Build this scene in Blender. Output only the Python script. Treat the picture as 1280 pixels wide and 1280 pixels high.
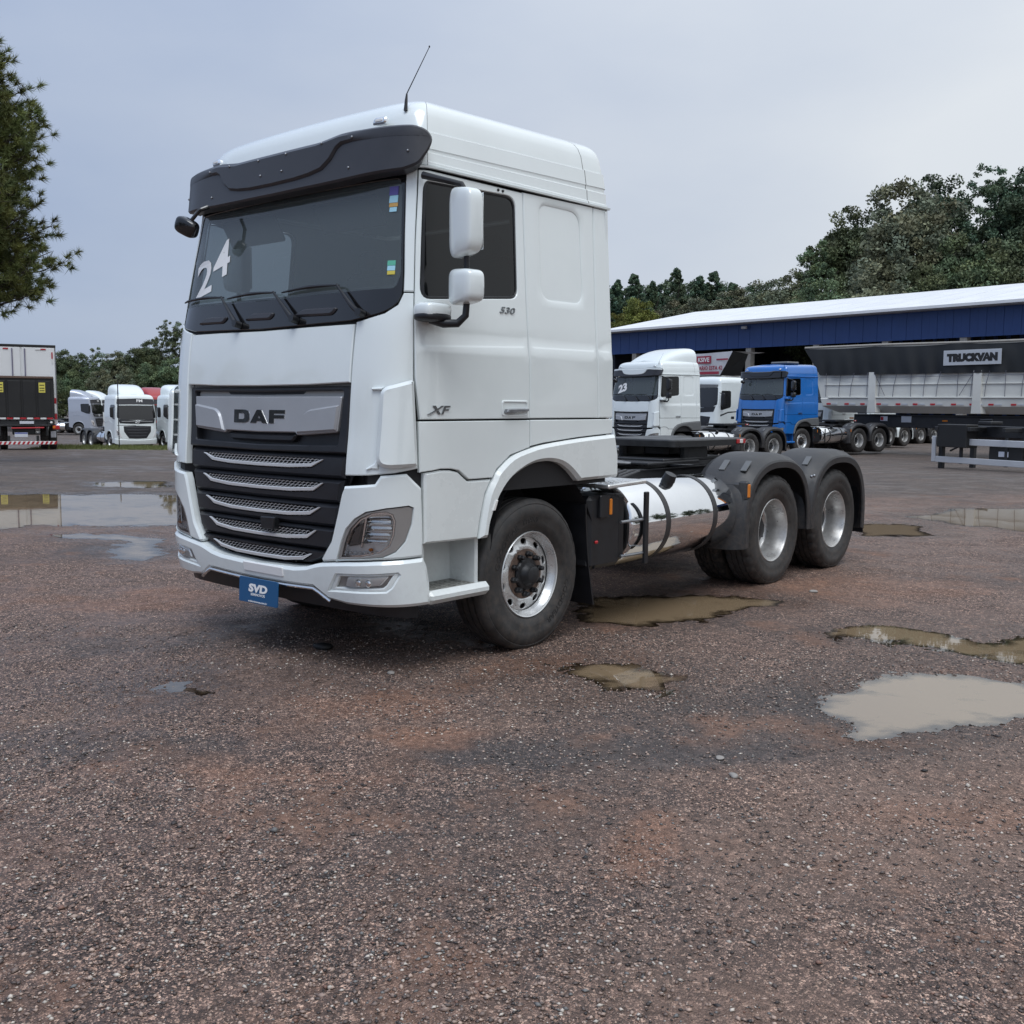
import bpy, bmesh, math, random
import numpy as np
from mathutils import Vector, Matrix
from mathutils.geometry import delaunay_2d_cdt

for o in list(bpy.data.objects): bpy.data.objects.remove(o)
SC = bpy.context.scene
COL = SC.collection
R = math.radians
RND = random.Random(7)

# ------------------------------------------------------------------ camera
def camera_basis(yaw, pitch, roll):
    f = Vector((math.cos(yaw)*math.cos(pitch), math.sin(yaw)*math.cos(pitch), math.sin(pitch)))
    r = f.cross(Vector((0, 0, 1))).normalized()
    u = r.cross(f)
    return r*math.cos(roll)+u*math.sin(roll), u*math.cos(roll)-r*math.sin(roll), f
CAM = Vector((5.624, -5.338, 1.650))
cr, cu, cf = camera_basis(R(130.78), R(-5.9), R(.5))
cam = bpy.data.objects.new('camera', bpy.data.cameras.new('camera'))
COL.objects.link(cam)
cam.matrix_world = Matrix(((cr.x, cu.x, -cf.x, CAM.x), (cr.y, cu.y, -cf.y, CAM.y), (cr.z, cu.z, -cf.z, CAM.z), (0, 0, 0, 1)))
cam.data.sensor_width = 36; cam.data.lens = 36*1282/1280
cam.data.clip_start = .05; cam.data.clip_end = 3000
SC.camera = cam

# ------------------------------------------------------------------ sky: overcast, brighter overhead than at the horizon
SUN_EL, SUN_AZ = R(64), R(-50)          # direction the soft light comes from (azimuth in the xy plane)
w = bpy.data.worlds.new('World'); SC.world = w; w.use_nodes = True
nt = w.node_tree; nt.nodes.clear()
N = nt.nodes.new; L = nt.links.new
sky = N('ShaderNodeTexSky'); sky.sky_type = 'NISHITA'; sky.sun_disc = False
sky.sun_elevation = SUN_EL; sky.sun_rotation = R(90)-SUN_AZ
tc = N('ShaderNodeTexCoord')
sep = N('ShaderNodeSeparateXYZ'); L(tc.outputs['Generated'], sep.inputs[0])
def wmath(op, a, b):
    x = N('ShaderNodeMath'); x.operation = op
    for k, q in enumerate((a, b)):
        if isinstance(q, (int, float)): x.inputs[k].default_value = q
        else: L(q, x.inputs[k])
    return x.outputs[0]
zz_ = wmath('MAXIMUM', sep.outputs['Z'], 0.0)
fac_z = wmath('ADD', wmath('ADD', .88, wmath('MULTIPLY', zz_, .28)), wmath('MULTIPLY', wmath('POWER', zz_, 3.0), .72))
mp_ = N('ShaderNodeMapping'); mp_.inputs['Scale'].default_value = (1.2, 1.2, 3.0); L(tc.outputs['Generated'], mp_.inputs[0])
no = N('ShaderNodeTexNoise'); no.inputs['Scale'].default_value = 1.6; no.inputs['Detail'].default_value = 6; no.inputs['Roughness'].default_value = .5
L(mp_.outputs[0], no.inputs['Vector'])
# the cloud deck thins towards one side: bluish grey there, paler on the other
side = wmath('ADD', wmath('MULTIPLY', sep.outputs['X'], .7566), wmath('MULTIPLY', sep.outputs['Y'], .6538))
side = wmath('ADD', wmath('ADD', wmath('MULTIPLY', side, 1.0), .50), wmath('MULTIPLY', wmath('SUBTRACT', no.outputs['Fac'], .5), .9))
cl = N('ShaderNodeMix'); cl.data_type = 'RGBA'; cl.clamp_factor = True
cl.inputs['A'].default_value = (.340, .425, .600, 1); cl.inputs['B'].default_value = (.735, .775, .820, 1)
L(side, cl.inputs['Factor'])
vm = N('ShaderNodeVectorMath'); vm.operation = 'SCALE'; L(cl.outputs['Result'], vm.inputs[0]); L(fac_z, vm.inputs['Scale'])
sk = N('ShaderNodeVectorMath'); sk.operation = 'SCALE'; sk.inputs['Scale'].default_value = .07; L(sky.outputs[0], sk.inputs[0])
mx = N('ShaderNodeMix'); mx.data_type = 'RGBA'; mx.inputs['Factor'].default_value = .92
L(sk.outputs[0], mx.inputs['A']); L(vm.outputs[0], mx.inputs['B'])
bg = N('ShaderNodeBackground'); bg.inputs['Strength'].default_value = 1.0
L(mx.outputs['Result'], bg.inputs['Color'])
wo = N('ShaderNodeOutputWorld'); L(bg.outputs[0], wo.inputs['Surface'])

sl = bpy.data.lights.new('sun', 'SUN'); sl.energy = 1.5; sl.angle = R(35); sl.color = (.97, .99, 1.0)
so = bpy.data.objects.new('sun', sl); COL.objects.link(so)
sd = Vector((math.cos(SUN_EL)*math.cos(SUN_AZ), math.cos(SUN_EL)*math.sin(SUN_AZ), math.sin(SUN_EL)))
so.rotation_euler = sd.to_track_quat('Z', 'Y').to_euler(); so.location = (8, -6, 30)

SC.view_settings.view_transform = 'Standard'; SC.view_settings.look = 'None'
SC.view_settings.exposure = 0.16; SC.view_settings.gamma = 1.0; SC.view_settings.use_curve_mapping = False
SC.render.engine = 'CYCLES'
SC.cycles.max_bounces = 8; SC.cycles.transparent_max_bounces = 12; SC.cycles.use_denoising = True

# ------------------------------------------------------------------ materials
MATS = {}
def mat(name, col=(.5, .5, .5), rough=.5, metal=0., coat=0., spec=.5, noise=None, bump=None, attr=None, mud=None):
    """noise=(scale, amount, roughness amount): uneven dirt; bump=(scale, strength, distance)."""
    if name in MATS: return MATS[name]
    m = bpy.data.materials.new(name); m.use_nodes = True
    t = m.node_tree; b = t.nodes['Principled BSDF']
    b.inputs['Base Color'].default_value = (*col, 1); b.inputs['Roughness'].default_value = rough
    b.inputs['Metallic'].default_value = metal; b.inputs['Specular IOR Level'].default_value = spec
    b.inputs['Coat Weight'].default_value = coat; b.inputs['Coat Roughness'].default_value = .04
    n = t.nodes.new; l = t.links.new
    co = n('ShaderNodeTexCoord')
    base = None
    if attr:
        a = n('ShaderNodeAttribute'); a.attribute_name = attr; base = a.outputs['Color']
    if noise:
        ns = n('ShaderNodeTexNoise'); ns.inputs['Scale'].default_value = noise[0]; ns.inputs['Detail'].default_value = 7
        ns.inputs['Roughness'].default_value = .62
        l(co.outputs['Object'], ns.inputs['Vector'])
        rmp = n('ShaderNodeMapRange'); rmp.inputs['From Min'].default_value = .3; rmp.inputs['From Max'].default_value = .72
        rmp.inputs['To Min'].default_value = 1-noise[1]; rmp.inputs['To Max'].default_value = 1+noise[1]*.6
        l(ns.outputs['Fac'], rmp.inputs['Value'])
        sc = n('ShaderNodeVectorMath'); sc.operation = 'SCALE'
        if base is None: sc.inputs[0].default_value = col
        else: l(base, sc.inputs[0])
        l(rmp.outputs[0], sc.inputs['Scale']); base = sc.outputs[0]
        if len(noise) > 2:
            rr = n('ShaderNodeMapRange'); rr.inputs['From Min'].default_value = .3; rr.inputs['From Max'].default_value = .75
            rr.inputs['To Min'].default_value = max(.02, rough-noise[2]); rr.inputs['To Max'].default_value = rough+noise[2]
            l(ns.outputs['Fac'], rr.inputs['Value']); l(rr.outputs[0], b.inputs['Roughness'])
    if mud:      # dried splashes: (top height, bottom height, amount)
        sx = n('ShaderNodeSeparateXYZ'); l(co.outputs['Object'], sx.inputs[0])
        hz = n('ShaderNodeMapRange'); hz.inputs[1].default_value = mud[0]; hz.inputs[2].default_value = mud[1]; l(sx.outputs['Z'], hz.inputs[0])
        n1 = n('ShaderNodeTexNoise'); n1.inputs['Scale'].default_value = 22; n1.inputs['Detail'].default_value = 8; n1.inputs['Roughness'].default_value = .7; l(co.outputs['Object'], n1.inputs['Vector'])
        n2 = n('ShaderNodeMapRange'); n2.inputs[1].default_value = .44; n2.inputs[2].default_value = .66; n2.inputs[4].default_value = mud[2]; l(n1.outputs['Fac'], n2.inputs[0])
        ml = n('ShaderNodeMath'); ml.operation = 'MULTIPLY'; l(hz.outputs[0], ml.inputs[0]); l(n2.outputs[0], ml.inputs[1])
        mxm = n('ShaderNodeMix'); mxm.data_type = 'RGBA'; l(ml.outputs[0], mxm.inputs['Factor']); mxm.inputs['B'].default_value = (.17, .125, .095, 1)
        if base is None: mxm.inputs['A'].default_value = (*col, 1)
        else: l(base, mxm.inputs['A'])
        base = mxm.outputs['Result']
    if base is not None: l(base, b.inputs['Base Color'])
    if bump:
        bn = n('ShaderNodeTexNoise'); bn.inputs['Scale'].default_value = bump[0]; bn.inputs['Detail'].default_value = 4
        l(co.outputs['Object'], bn.inputs['Vector'])
        bu = n('ShaderNodeBump'); bu.inputs['Strength'].default_value = bump[1]; bu.inputs['Distance'].default_value = bump[2]
        l(bn.outputs['Fac'], bu.inputs['Height']); l(bu.outputs[0], b.inputs['Normal'])
    MATS[name] = m
    return m
def glass_mat(name, tint, ior=1.5, rough=0.0, film=0.0):
    m = bpy.data.materials.new(name); m.use_nodes = True; t = m.node_tree; t.nodes.clear()
    n = t.nodes.new; l = t.links.new
    tr = n('ShaderNodeBsdfTransparent'); tr.inputs[0].default_value = (*tint, 1)
    gl = n('ShaderNodeBsdfGlossy'); gl.inputs['Roughness'].default_value = rough
    fr = n('ShaderNodeFresnel'); fr.inputs['IOR'].default_value = ior
    ms = n('ShaderNodeMixShader'); l(fr.outputs[0], ms.inputs[0]); l(tr.outputs[0], ms.inputs[1]); l(gl.outputs[0], ms.inputs[2])
    ou = n('ShaderNodeOutputMaterial'); last = ms.outputs[0]
    if film:      # thin film of dust
        df = n('ShaderNodeBsdfDiffuse'); df.inputs[0].default_value = (.44, .53, .54, 1)
        m2 = n('ShaderNodeMixShader'); m2.inputs[0].default_value = film; l(last, m2.inputs[1]); l(df.outputs[0], m2.inputs[2]); last = m2.outputs[0]
    l(last, ou.inputs[0])
    MATS[name] = m; return m

mat('white_paint', (.765, .815, .815), .20, coat=.8, noise=(1.7, .035, .06), bump=(2.2, .10, .012), mud=(.75, .40, .10))
mat('white_paint_lower', (.745, .785, .78), .26, coat=.5, noise=(2.6, .06, .08), mud=(.9, .45, .12))
mat('arch_paint', (.745, .785, .78), .26, coat=.5, noise=(2.6, .06, .08), mud=(.9, .45, .12))
mat('blue_paint', (.012, .15, .50), .2, coat=.8, noise=(2, .06, .05), bump=(2.2, .10, .012))
mat('silver_paint', (.42, .45, .52), .28, metal=.35, coat=.6)
mat('visor_plastic', (.040, .041, .048), .36, noise=(6, .12, .06), bump=(220, .12, .002))
mat('black_plastic', (.013, .014, .017), .42, noise=(9, .25, .1))
mat('black_gloss', (.008, .008, .009), .12, coat=.5)
mat('grille_plastic', (.016, .0175, .022), .38, noise=(8, .2, .08))
mat('fender_plastic', (.030, .031, .034), .50, noise=(5, .3, .1), bump=(150, .15, .002), mud=(1.4, .3, .28))
mat('grey_plastic', (.13, .135, .14), .5, noise=(5, .15, .08))
mat('shell_dark', (.012, .012, .014), .7)
mat('interior', (.30, .31, .31), .75, noise=(4, .2))
mat('interior_dark', (.035, .036, .04), .7, noise=(4, .2))
mat('interior_light', (.34, .35, .34), .7)
mat('rubber', (.036, .035, .035), .62, noise=(5, .6, .12), bump=(60, .1, .004), mud=(1.6, .0, .26))
mat('tread', (.020, .019, .019), .75, noise=(14, .5, .1), mud=(1.6, .0, .5))
mat('sidewall_print', (.022, .022, .023), .45)
mat('aluminium', (.72, .73, .73), .30, metal=.65, noise=(11, .12, .08))
mat('rim_silver', (.60, .60, .59), .34, metal=.55, noise=(9, .22, .12), mud=(1.6, .0, .3))
mat('rust', (.17, .115, .09), .7, metal=.2, noise=(30, .6))
mat('dark_metal', (.030, .031, .034), .45, metal=.3, noise=(10, .35, .12))
mat('steel', (.30, .31, .33), .35, metal=.8, noise=(12, .3, .1))
mat('chassis', (.024, .025, .028), .5, noise=(6, .4, .12))
mat('chrome', (.86, .87, .88), .055, metal=1., noise=(5, .04, .03))
mat('plate_silver', (.44, .45, .47), .36, metal=.4, noise=(3, .06, .05))
mat('satin_trim', (.74, .75, .76), .3, metal=.45)
mat('badge_metal', (.20, .21, .22), .25, metal=.8)
mat('daf_letter', (.020, .021, .023), .2, coat=.4)
mat('letter_edge', (.5, .5, .5), .25, metal=.8)
mat('white_print', (.82, .82, .82), .5)
mat('blue_plate', (.012, .085, .21), .45)
mat('amber', (.65, .20, .02), .25)
mat('red_lens', (.45, .02, .025), .2, coat=.3)
mat('white_lens', (.75, .74, .72), .2, coat=.3)
mat('head_grey', (.27, .255, .245), .3, metal=.2)
mat('head_bowl', (.80, .79, .78), .28, metal=.3)
mat('head_chrome', (.92, .92, .91), .2, metal=.35)
mat('mesh_grey', (.56, .565, .57), .4, metal=.2)
mat('lining', (.42, .43, .43), .8)
mat('reflector', (.93, .93, .92), .14, metal=1.)
mat('head_dark', (.20, .19, .18), .2, metal=.5)
mat('sticker_purple', (.12, .10, .35), .5); mat('sticker_blue', (.35, .62, .75), .5)
mat('sticker_yellow', (.60, .50, .08), .5); mat('sticker_green', (.10, .42, .30), .5)
mat('sticker_orange', (.55, .33, .10), .5)
mat('beige_step', (.42, .42, .39), .6, noise=(12, .2))
mat('step_grate', (.30, .30, .28), .5, metal=.4, noise=(15, .35))
glass_mat('windscreen', (.66, .73, .73), 1.8, film=.115)
glass_mat('tinted', (.22, .24, .25), 1.5, film=.0)
glass_mat('clear_lens', (.93, .93, .93), 1.45)

# ------------------------------------------------------------------ mesh helpers
def link(o, parent=None):
    COL.objects.link(o)
    if parent is not None: o.parent = parent
    return o
# pieces too small to pick apart one by one stay joined
STUFF = {'wheel_nuts', 'sidewall_lettering', 'tread_studs', 'tread_pattern', 'mesh_insert', 'led_row', 'reflector_louvres', 'bulb_bowl', 'air_lines', 'suzie_hoses', 'lettering', 'badge', 'fender_bolt', 'leaves', 'number', 'hinge_bolts'}
class MB:
    def __init__(s): s.v = []; s.f = []; s.c = None
    def add(s, vs, fs):
        b = len(s.v); s.v.extend([tuple(map(float, p)) for p in vs]); s.f.extend([tuple(b+i for i in q) for q in fs]); return s
    def box(s, c, d, rot=None, b=0.0):
        """box centred at c with full size d; b is the chamfer."""
        h = [x/2 for x in d]; M = rot if rot is not None else Matrix.Identity(3); c = Vector(c)
        if b <= 0:
            vs = [M @ Vector((h[0]*i, h[1]*j, h[2]*k))+c for i in (-1, 1) for j in (-1, 1) for k in (-1, 1)]
            return s.add(vs, [(0, 1, 3, 2), (4, 6, 7, 5), (0, 4, 5, 1), (2, 3, 7, 6), (0, 2, 6, 4), (1, 5, 7, 3)])
        b = min(b, min(h)*.95); vs = []; ix = {}
        for i in (-1, 1):
            for j in (-1, 1):
                for k in (-1, 1):
                    sg = (i, j, k)
                    for a in range(3):
                        p = [sg[q]*(h[q] if q == a else h[q]-b) for q in range(3)]
                        ix[(i, j, k, a)] = len(vs); vs.append(M @ Vector(p)+c)
        fs = []
        for a in range(3):
            o1, o2 = (a+1) % 3, (a+2) % 3
            for sg in (-1, 1):
                q = []
                for (x, y) in ((-1, -1), (1, -1), (1, 1), (-1, 1)):
                    t = [0, 0, 0]; t[a] = sg; t[o1] = x; t[o2] = y; q.append(ix[(*t, a)])
                fs.append(tuple(q if sg > 0 else q[::-1]))
        for a in range(3):
            o1, o2 = (a+1) % 3, (a+2) % 3
            for x in (-1, 1):
                for y in (-1, 1):
                    t = [0, 0, 0]; t[o1] = x; t[o2] = y; t[a] = -1; t2 = list(t); t2[a] = 1
                    q = [ix[(*t, o1)], ix[(*t2, o1)], ix[(*t2, o2)], ix[(*t, o2)]]
                    fs.append(tuple(q if x*y < 0 else q[::-1]))
        for i in (-1, 1):
            for j in (-1, 1):
                for k in (-1, 1):
                    q = [ix[(i, j, k, 0)], ix[(i, j, k, 1)], ix[(i, j, k, 2)]]
                    fs.append(tuple(q if i*j*k > 0 else q[::-1]))
        return s.add(vs, fs)
    def tube(s, pts, r, n=8, caps=True):
        pts = [Vector(p) for p in pts]; rs = r if isinstance(r, (list, tuple)) else [r]*len(pts)
        rings = []; up = None
        for i, p in enumerate(pts):
            t = (pts[min(i+1, len(pts)-1)]-pts[max(i-1, 0)]).normalized()
            if up is None:
                up = Vector((0, 0, 1)) if abs(t.z) < .9 else Vector((1, 0, 0))
            a = t.cross(up).normalized(); up = a.cross(t).normalized()
            rings.append([p+a*math.cos(2*math.pi*k/n)*rs[i]+up*math.sin(2*math.pi*k/n)*rs[i] for k in range(n)])
        return s.loft(rings, True, caps)
    def loft(s, rings, closed=True, caps=False, flip=False):
        n = len(rings[0]); vs = [p for g in rings for p in g]; fs = []
        for i in range(len(rings)-1):
            for k in range(n if closed else n-1):
                k2 = (k+1) % n
                q = (i*n+k, i*n+k2, (i+1)*n+k2, (i+1)*n+k); fs.append(q[::-1] if flip else q)
        if caps:
            a = tuple(range(n)); b = tuple((len(rings)-1)*n+k for k in range(n))
            fs.append(a if flip else a[::-1]); fs.append(b[::-1] if flip else b)
        return s.add(vs, fs)
    def lathe(s, prof, c=(0, 0, 0), n=48, axis='x', mod=None):
        """prof: (radius, along) pairs. mod(ring index, k) scales the radius."""
        rings = []
        for i, (r, h) in enumerate(prof):
            g = []
            for k in range(n):
                a = 2*math.pi*k/n; rr = r*(mod(i, k) if mod else 1); x, y = math.cos(a)*rr, math.sin(a)*rr
                p = {'x': (h, x, y), 'y': (y, h, x), 'z': (x, y, h)}[axis]
                g.append((p[0]+c[0], p[1]+c[1], p[2]+c[2]))
            rings.append(g)
        return s.loft(rings, True, False, flip=True)
    def superell(s, c, d, e=.45, n=24, m=14, rot=None, warp=None):
        M = rot if rot is not None else Matrix.Identity(3); c = Vector(c)
        pw = lambda x: math.copysign(abs(x)**e, x)
        rings = []
        for i in range(m+1):
            ph = -math.pi/2+math.pi*i/m; g = []
            for k in range(n):
                th = 2*math.pi*k/n
                p = Vector((pw(math.cos(ph))*pw(math.cos(th))*d[0]/2, pw(math.cos(ph))*pw(math.sin(th))*d[1]/2, pw(math.sin(ph))*d[2]/2))
                if warp: p = Vector(warp(p))
                g.append(M @ p+c)
            rings.append(g)
        return s.loft(rings, True, True)
    def mirror(s):
        m = MB(); m.v = [(-x, y, z) for x, y, z in s.v]; m.f = [q[::-1] for q in s.f]; return m
    def move(s, d):
        s.v = [(x+d[0], y+d[1], z+d[2]) for x, y, z in s.v]; return s
    def build(s, name, m, parent=None, smooth=35):
        me = bpy.data.meshes.new(name); me.from_pydata(s.v, [], s.f); me.update()
        if smooth:
            me.polygons.foreach_set('use_smooth', [True]*len(me.polygons))
            me.set_sharp_from_angle(angle=R(smooth))
        me.materials.append(MATS[m])
        ob = link(bpy.data.objects.new(name, me), parent)
        if name in STUFF: ob['kind'] = 'stuff'
        return ob
def empty(name, loc=(0, 0, 0), rz=0, parent=None):
    o = bpy.data.objects.new(name, None); o.empty_display_size = .3
    link(o, parent); o.location = loc; o.rotation_euler = (0, 0, rz); return o
def tag(o, label=None, cat=None, group=None, kind=None):
    if label: o['label'] = label
    if cat: o['category'] = cat
    if group: o['group'] = group
    if kind: o['kind'] = kind
    return o

def poly_area(p): return .5*sum(p[i][0]*p[(i+1) % len(p)][1]-p[(i+1) % len(p)][0]*p[i][1] for i in range(len(p)))
def ccw(p): return list(p) if poly_area(p) > 0 else list(p)[::-1]
def resample(p, step):
    out = []
    for i in range(len(p)):
        a, b = p[i], p[(i+1) % len(p)]; d = math.hypot(b[0]-a[0], b[1]-a[1]); n = max(1, int(math.ceil(d/step-1e-6)))
        for k in range(n): out.append((a[0]+(b[0]-a[0])*k/n, a[1]+(b[1]-a[1])*k/n))
    return out
def inset(p, d):
    n = len(p); out = []
    for i in range(n):
        a, b, c = p[i-1], p[i], p[(i+1) % n]
        e1 = (b[0]-a[0], b[1]-a[1]); e2 = (c[0]-b[0], c[1]-b[1])
        l1 = math.hypot(*e1) or 1e-9; l2 = math.hypot(*e2) or 1e-9
        n1 = (-e1[1]/l1, e1[0]/l1); n2 = (-e2[1]/l2, e2[0]/l2)
        mx_, my_ = n1[0]+n2[0], n1[1]+n2[1]; q = mx_*mx_+my_*my_
        if q > .5: out.append((b[0]+mx_*d*2/q, b[1]+my_*d*2/q))
        else: out.append((b[0]+n1[0]*d, b[1]+n1[1]*d))
    return out
def pip(P, poly):
    P = np.asarray(P, float); x, y = P[:, 0], P[:, 1]; c = np.zeros(len(P), bool); n = len(poly)
    for i in range(n):
        x1, y1 = poly[i]; x2, y2 = poly[(i+1) % n]
        if y1 == y2: continue
        m = ((y1 > y) != (y2 > y)) & (x < (x2-x1)*(y-y1)/(y2-y1)+x1); c ^= m
    return c
def seg_dist(P, poly):
    P = np.asarray(P, float); best = np.full(len(P), 1e9); n = len(poly)
    for i in range(n):
        a = np.array(poly[i]); b = np.array(poly[(i+1) % n]); ab = b-a; L2 = ab@ab or 1e-12
        t = np.clip(((P-a)@ab)/L2, 0, 1); d = np.hypot(*(P-(a+t[:, None]*ab)).T); best = np.minimum(best, d)
    return best
def rounded(p, r, k=5):
    """round the corners of a polygon."""
    n = len(p); out = []
    rr = r if isinstance(r, (list, tuple)) else [r]*n
    for i in range(n):
        a, b, c = Vector(p[i-1]), Vector(p[i]), Vector(p[(i+1) % n]); q = rr[i]
        if q <= 0: out.append(tuple(b)); continue
        d1 = (a-b); d2 = (c-b); q1 = min(q, d1.length*.48); q2 = min(q, d2.length*.48)
        s_ = b+d1.normalized()*q1; e_ = b+d2.normalized()*q2
        for t in range(k+1):
            t /= k; out.append(tuple(s_*(1-t)**2+b*2*t*(1-t)+e_*t*t))
    return out
def panel(mp, outline, holes=(), off=0., thick=.014, bev=.004, step=.07, lines=(), mb=None, bev_h=None, hole_bev=None, es=None):
    """A sheet over the surface mp(u, v, off), cut to an outline with holes, edges rolled by bev and going down by thick."""
    mb = mb or MB(); es = es or step
    out = resample(ccw(outline), es); hs = [resample(ccw(h), es) for h in holes]
    bh = bev if bev_h is None else bev_h; hb = bev if hole_bev is None else hole_bev
    oi = inset(out, bev) if bev else out
    hi = [inset(h, -hb) if hb else h for h in hs]
    pts = list(oi); edges = [(i, (i+1) % len(oi)) for i in range(len(oi))]
    for h in hi:
        b = len(pts); pts += h; edges += [(b+i, b+(i+1) % len(h)) for i in range(len(h))]
    us = [p[0] for p in oi]; vs = [p[1] for p in oi]
    g = [(a, c) for a in np.arange(min(us)+step*.5, max(us), step) for c in np.arange(min(vs)+step*.5, max(vs), step)]
    keep = []
    for ln in lines:
        A = np.array(ln); ok = pip(A, oi) & (seg_dist(A, oi) > .004)
        for h in hi: ok &= ~pip(A, h) & (seg_dist(A, h) > .004)
        for i in range(len(A)):
            if ok[i]:
                keep.append(tuple(A[i])); pts.append(tuple(A[i]))
                if i and ok[i-1]: edges.append((len(pts)-2, len(pts)-1))
    if keep:
        K = np.array(keep); G = np.array(g)
        dm = np.sqrt(((G[:, None, :]-K[None])**2).sum(2)).min(1); g = [tuple(q) for q in G[dm > step*.4]]
    if g:
        G = np.array(g); ok = pip(G, oi) & (seg_dist(G, oi) > step*.3)
        for h in hi: ok &= ~pip(G, h) & (seg_dist(G, h) > step*.3)
        pts += [tuple(p) for p in G[ok]]
    vo, eo, fo, ov, oe, of = delaunay_2d_cdt([Vector(p) for p in pts], edges, [], 0, 1e-6, True)
    V2 = np.array([tuple(p) for p in vo]); T = np.array([f for f in fo]); cen = V2[T].mean(1)
    ok = pip(cen, oi)
    for h in hi: ok &= ~pip(cen, h)
    A_, B_, C_ = V2[T[:, 0]], V2[T[:, 1]], V2[T[:, 2]]
    ok &= np.abs((B_[:, 0]-A_[:, 0])*(C_[:, 1]-A_[:, 1])-(C_[:, 0]-A_[:, 0])*(B_[:, 1]-A_[:, 1])) > 4e-6      # no slivers
    T = T[ok]; back = {}
    for i, ids in enumerate(ov):
        for j in ids: back[j] = i
    b0 = len(mb.v)
    mb.v.extend([tuple(mp(p[0], p[1], off)) for p in V2])
    for t in T:
        a, b, c = V2[t]
        ar = (b[0]-a[0])*(c[1]-a[1])-(c[0]-a[0])*(b[1]-a[1])
        mb.f.append(tuple(b0+int(i) for i in (t if ar > 0 else t[::-1])))
    def skirt(inner, outer, first, rev):
        n = len(inner); ids = [b0+back[first+i] for i in range(n)]
        lv = []
        if bev: lv.append((outer, off-bh))
        if thick > (bh if bev else 0): lv.append((outer, off-thick))
        for ring, of_ in lv:
            b = len(mb.v); mb.v.extend([tuple(mp(p[0], p[1], of_)) for p in ring])
            for i in range(n):
                j = (i+1) % n; q = (ids[i], b+i, b+j, ids[j]); mb.f.append(q[::-1] if rev else q)
            ids = [b+i for i in range(n)]
    k = 0; skirt(oi, out, 0, False); k = len(oi)
    for h, hin in zip(hs, hi):
        skirt(hin, h, k, True); k += len(hin)
    return mb
def spline(pts, n=4, closed=False):
    """Catmull-Rom through the points."""
    P = [Vector(p) for p in pts]; m = len(P); out = []
    for i in range(m if closed else m-1):
        g = (lambda j: P[j % m]) if closed else (lambda j: P[min(max(j, 0), m-1)])
        a, b, c, d = g(i-1), g(i), g(i+1), g(i+2)
        for k in range(n):
            t = k/n; out.append(tuple(.5*((2*b)+(c-a)*t+(2*a-5*b+4*c-d)*t*t+(3*b-a-3*c+d)*t**3)))
    if not closed: out.append(tuple(P[-1]))
    return out
def plane_map(o, eu, ev):
    o, eu, ev = Vector(o), Vector(eu), Vector(ev); n = eu.cross(ev).normalized()
    return lambda u, v, off=0.: o+eu*u+ev*v+n*off
def mir(p): return [(-a, b) for a, b in p]
def rect(a, b, c, d): return [(a, b), (c, b), (c, d), (a, d)]

TXT = {}
def text_geo(s, bold=0., ext=.004, shear=0., res=3):
    key = (s, bold, ext, shear)
    if key in TXT: return TXT[key]
    cu_ = bpy.data.curves.new('lettering', 'FONT'); cu_.body = s; cu_.size = 1; cu_.extrude = ext; cu_.offset = bold; cu_.shear = shear
    cu_.resolution_u = res; cu_.align_x = 'CENTER'; cu_.align_y = 'CENTER'
    o = bpy.data.objects.new('lettering', cu_); COL.objects.link(o)
    dg = bpy.context.evaluated_depsgraph_get(); me = o.evaluated_get(dg).to_mesh()
    vs = [tuple(v.co) for v in me.vertices]; fs = [tuple(p.vertices) for p in me.polygons]
    o.evaluated_get(dg).to_mesh_clear(); bpy.data.objects.remove(o); bpy.data.curves.remove(cu_)
    xs = [v[0] for v in vs]; ys = [v[1] for v in vs]
    cx, cy = (min(xs)+max(xs))/2, (min(ys)+max(ys))/2
    W_, H_ = max(xs)-min(xs), max(ys)-min(ys)
    vs = [((x-cx)/W_, (y-cy)/H_, z) for x, y, z in vs]      # unit box
    TXT[key] = (vs, fs); return vs, fs
def text(mp, s, c, w, h, off=.002, bold=.02, depth=.003, shear=0., rot=0., mb=None):
    """lettering w wide and h high on the surface mp, centred at c."""
    vs, fs = text_geo(s, bold, .01, shear); mb = mb or MB(); ca, sa = math.cos(rot), math.sin(rot)
    P = []
    for x, y, z in vs:
        a, b = x*w, y*h; P.append(mp(c[0]+a*ca-b*sa, c[1]+a*sa+b*ca, off+(depth if z > 0 else 0)))
    return mb.add(P, fs)

# ================================================================== cab surface (metres, front axle at y = 0, +x is the driver's side, -y is forward)
def hermite(xs, ys):
    n = len(xs)
    d = [(ys[i+1]-ys[i])/(xs[i+1]-xs[i]) for i in range(n-1)]
    m = [d[0]]+[0 if d[i-1]*d[i] <= 0 else 2*d[i-1]*d[i]/(d[i-1]+d[i]) for i in range(1, n-1)]+[d[-1]]
    def f(x):
        if x <= xs[0]: return ys[0]+m[0]*(x-xs[0])
        if x >= xs[-1]: return ys[-1]+m[-1]*(x-xs[-1])
        i = 0
        while x > xs[i+1]: i += 1
        h = xs[i+1]-xs[i]; t = (x-xs[i])/h
        return (2*t**3-3*t*t+1)*ys[i]+(t**3-2*t*t+t)*h*m[i]+(-2*t**3+3*t*t)*ys[i+1]+(t**3-t*t)*h*m[i+1]
    return f
cabF = hermite([.40, .55, .75, 1.2, 1.5, 1.8, 2.1, 2.2, 2.6, 3.0, 3.3], [-1.33, -1.365, -1.385, -1.385, -1.363, -1.345, -1.31, -1.29, -1.205, -1.12, -1.09])
cabW = hermite([.4, 1.2, 2.04, 2.3, 3.03, 3.3], [1.24, 1.245, 1.24, 1.225, 1.165, 1.15])
cabY = hermite([.4, 2.1, 3.0], [-.98, -.98, -.93])
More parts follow.
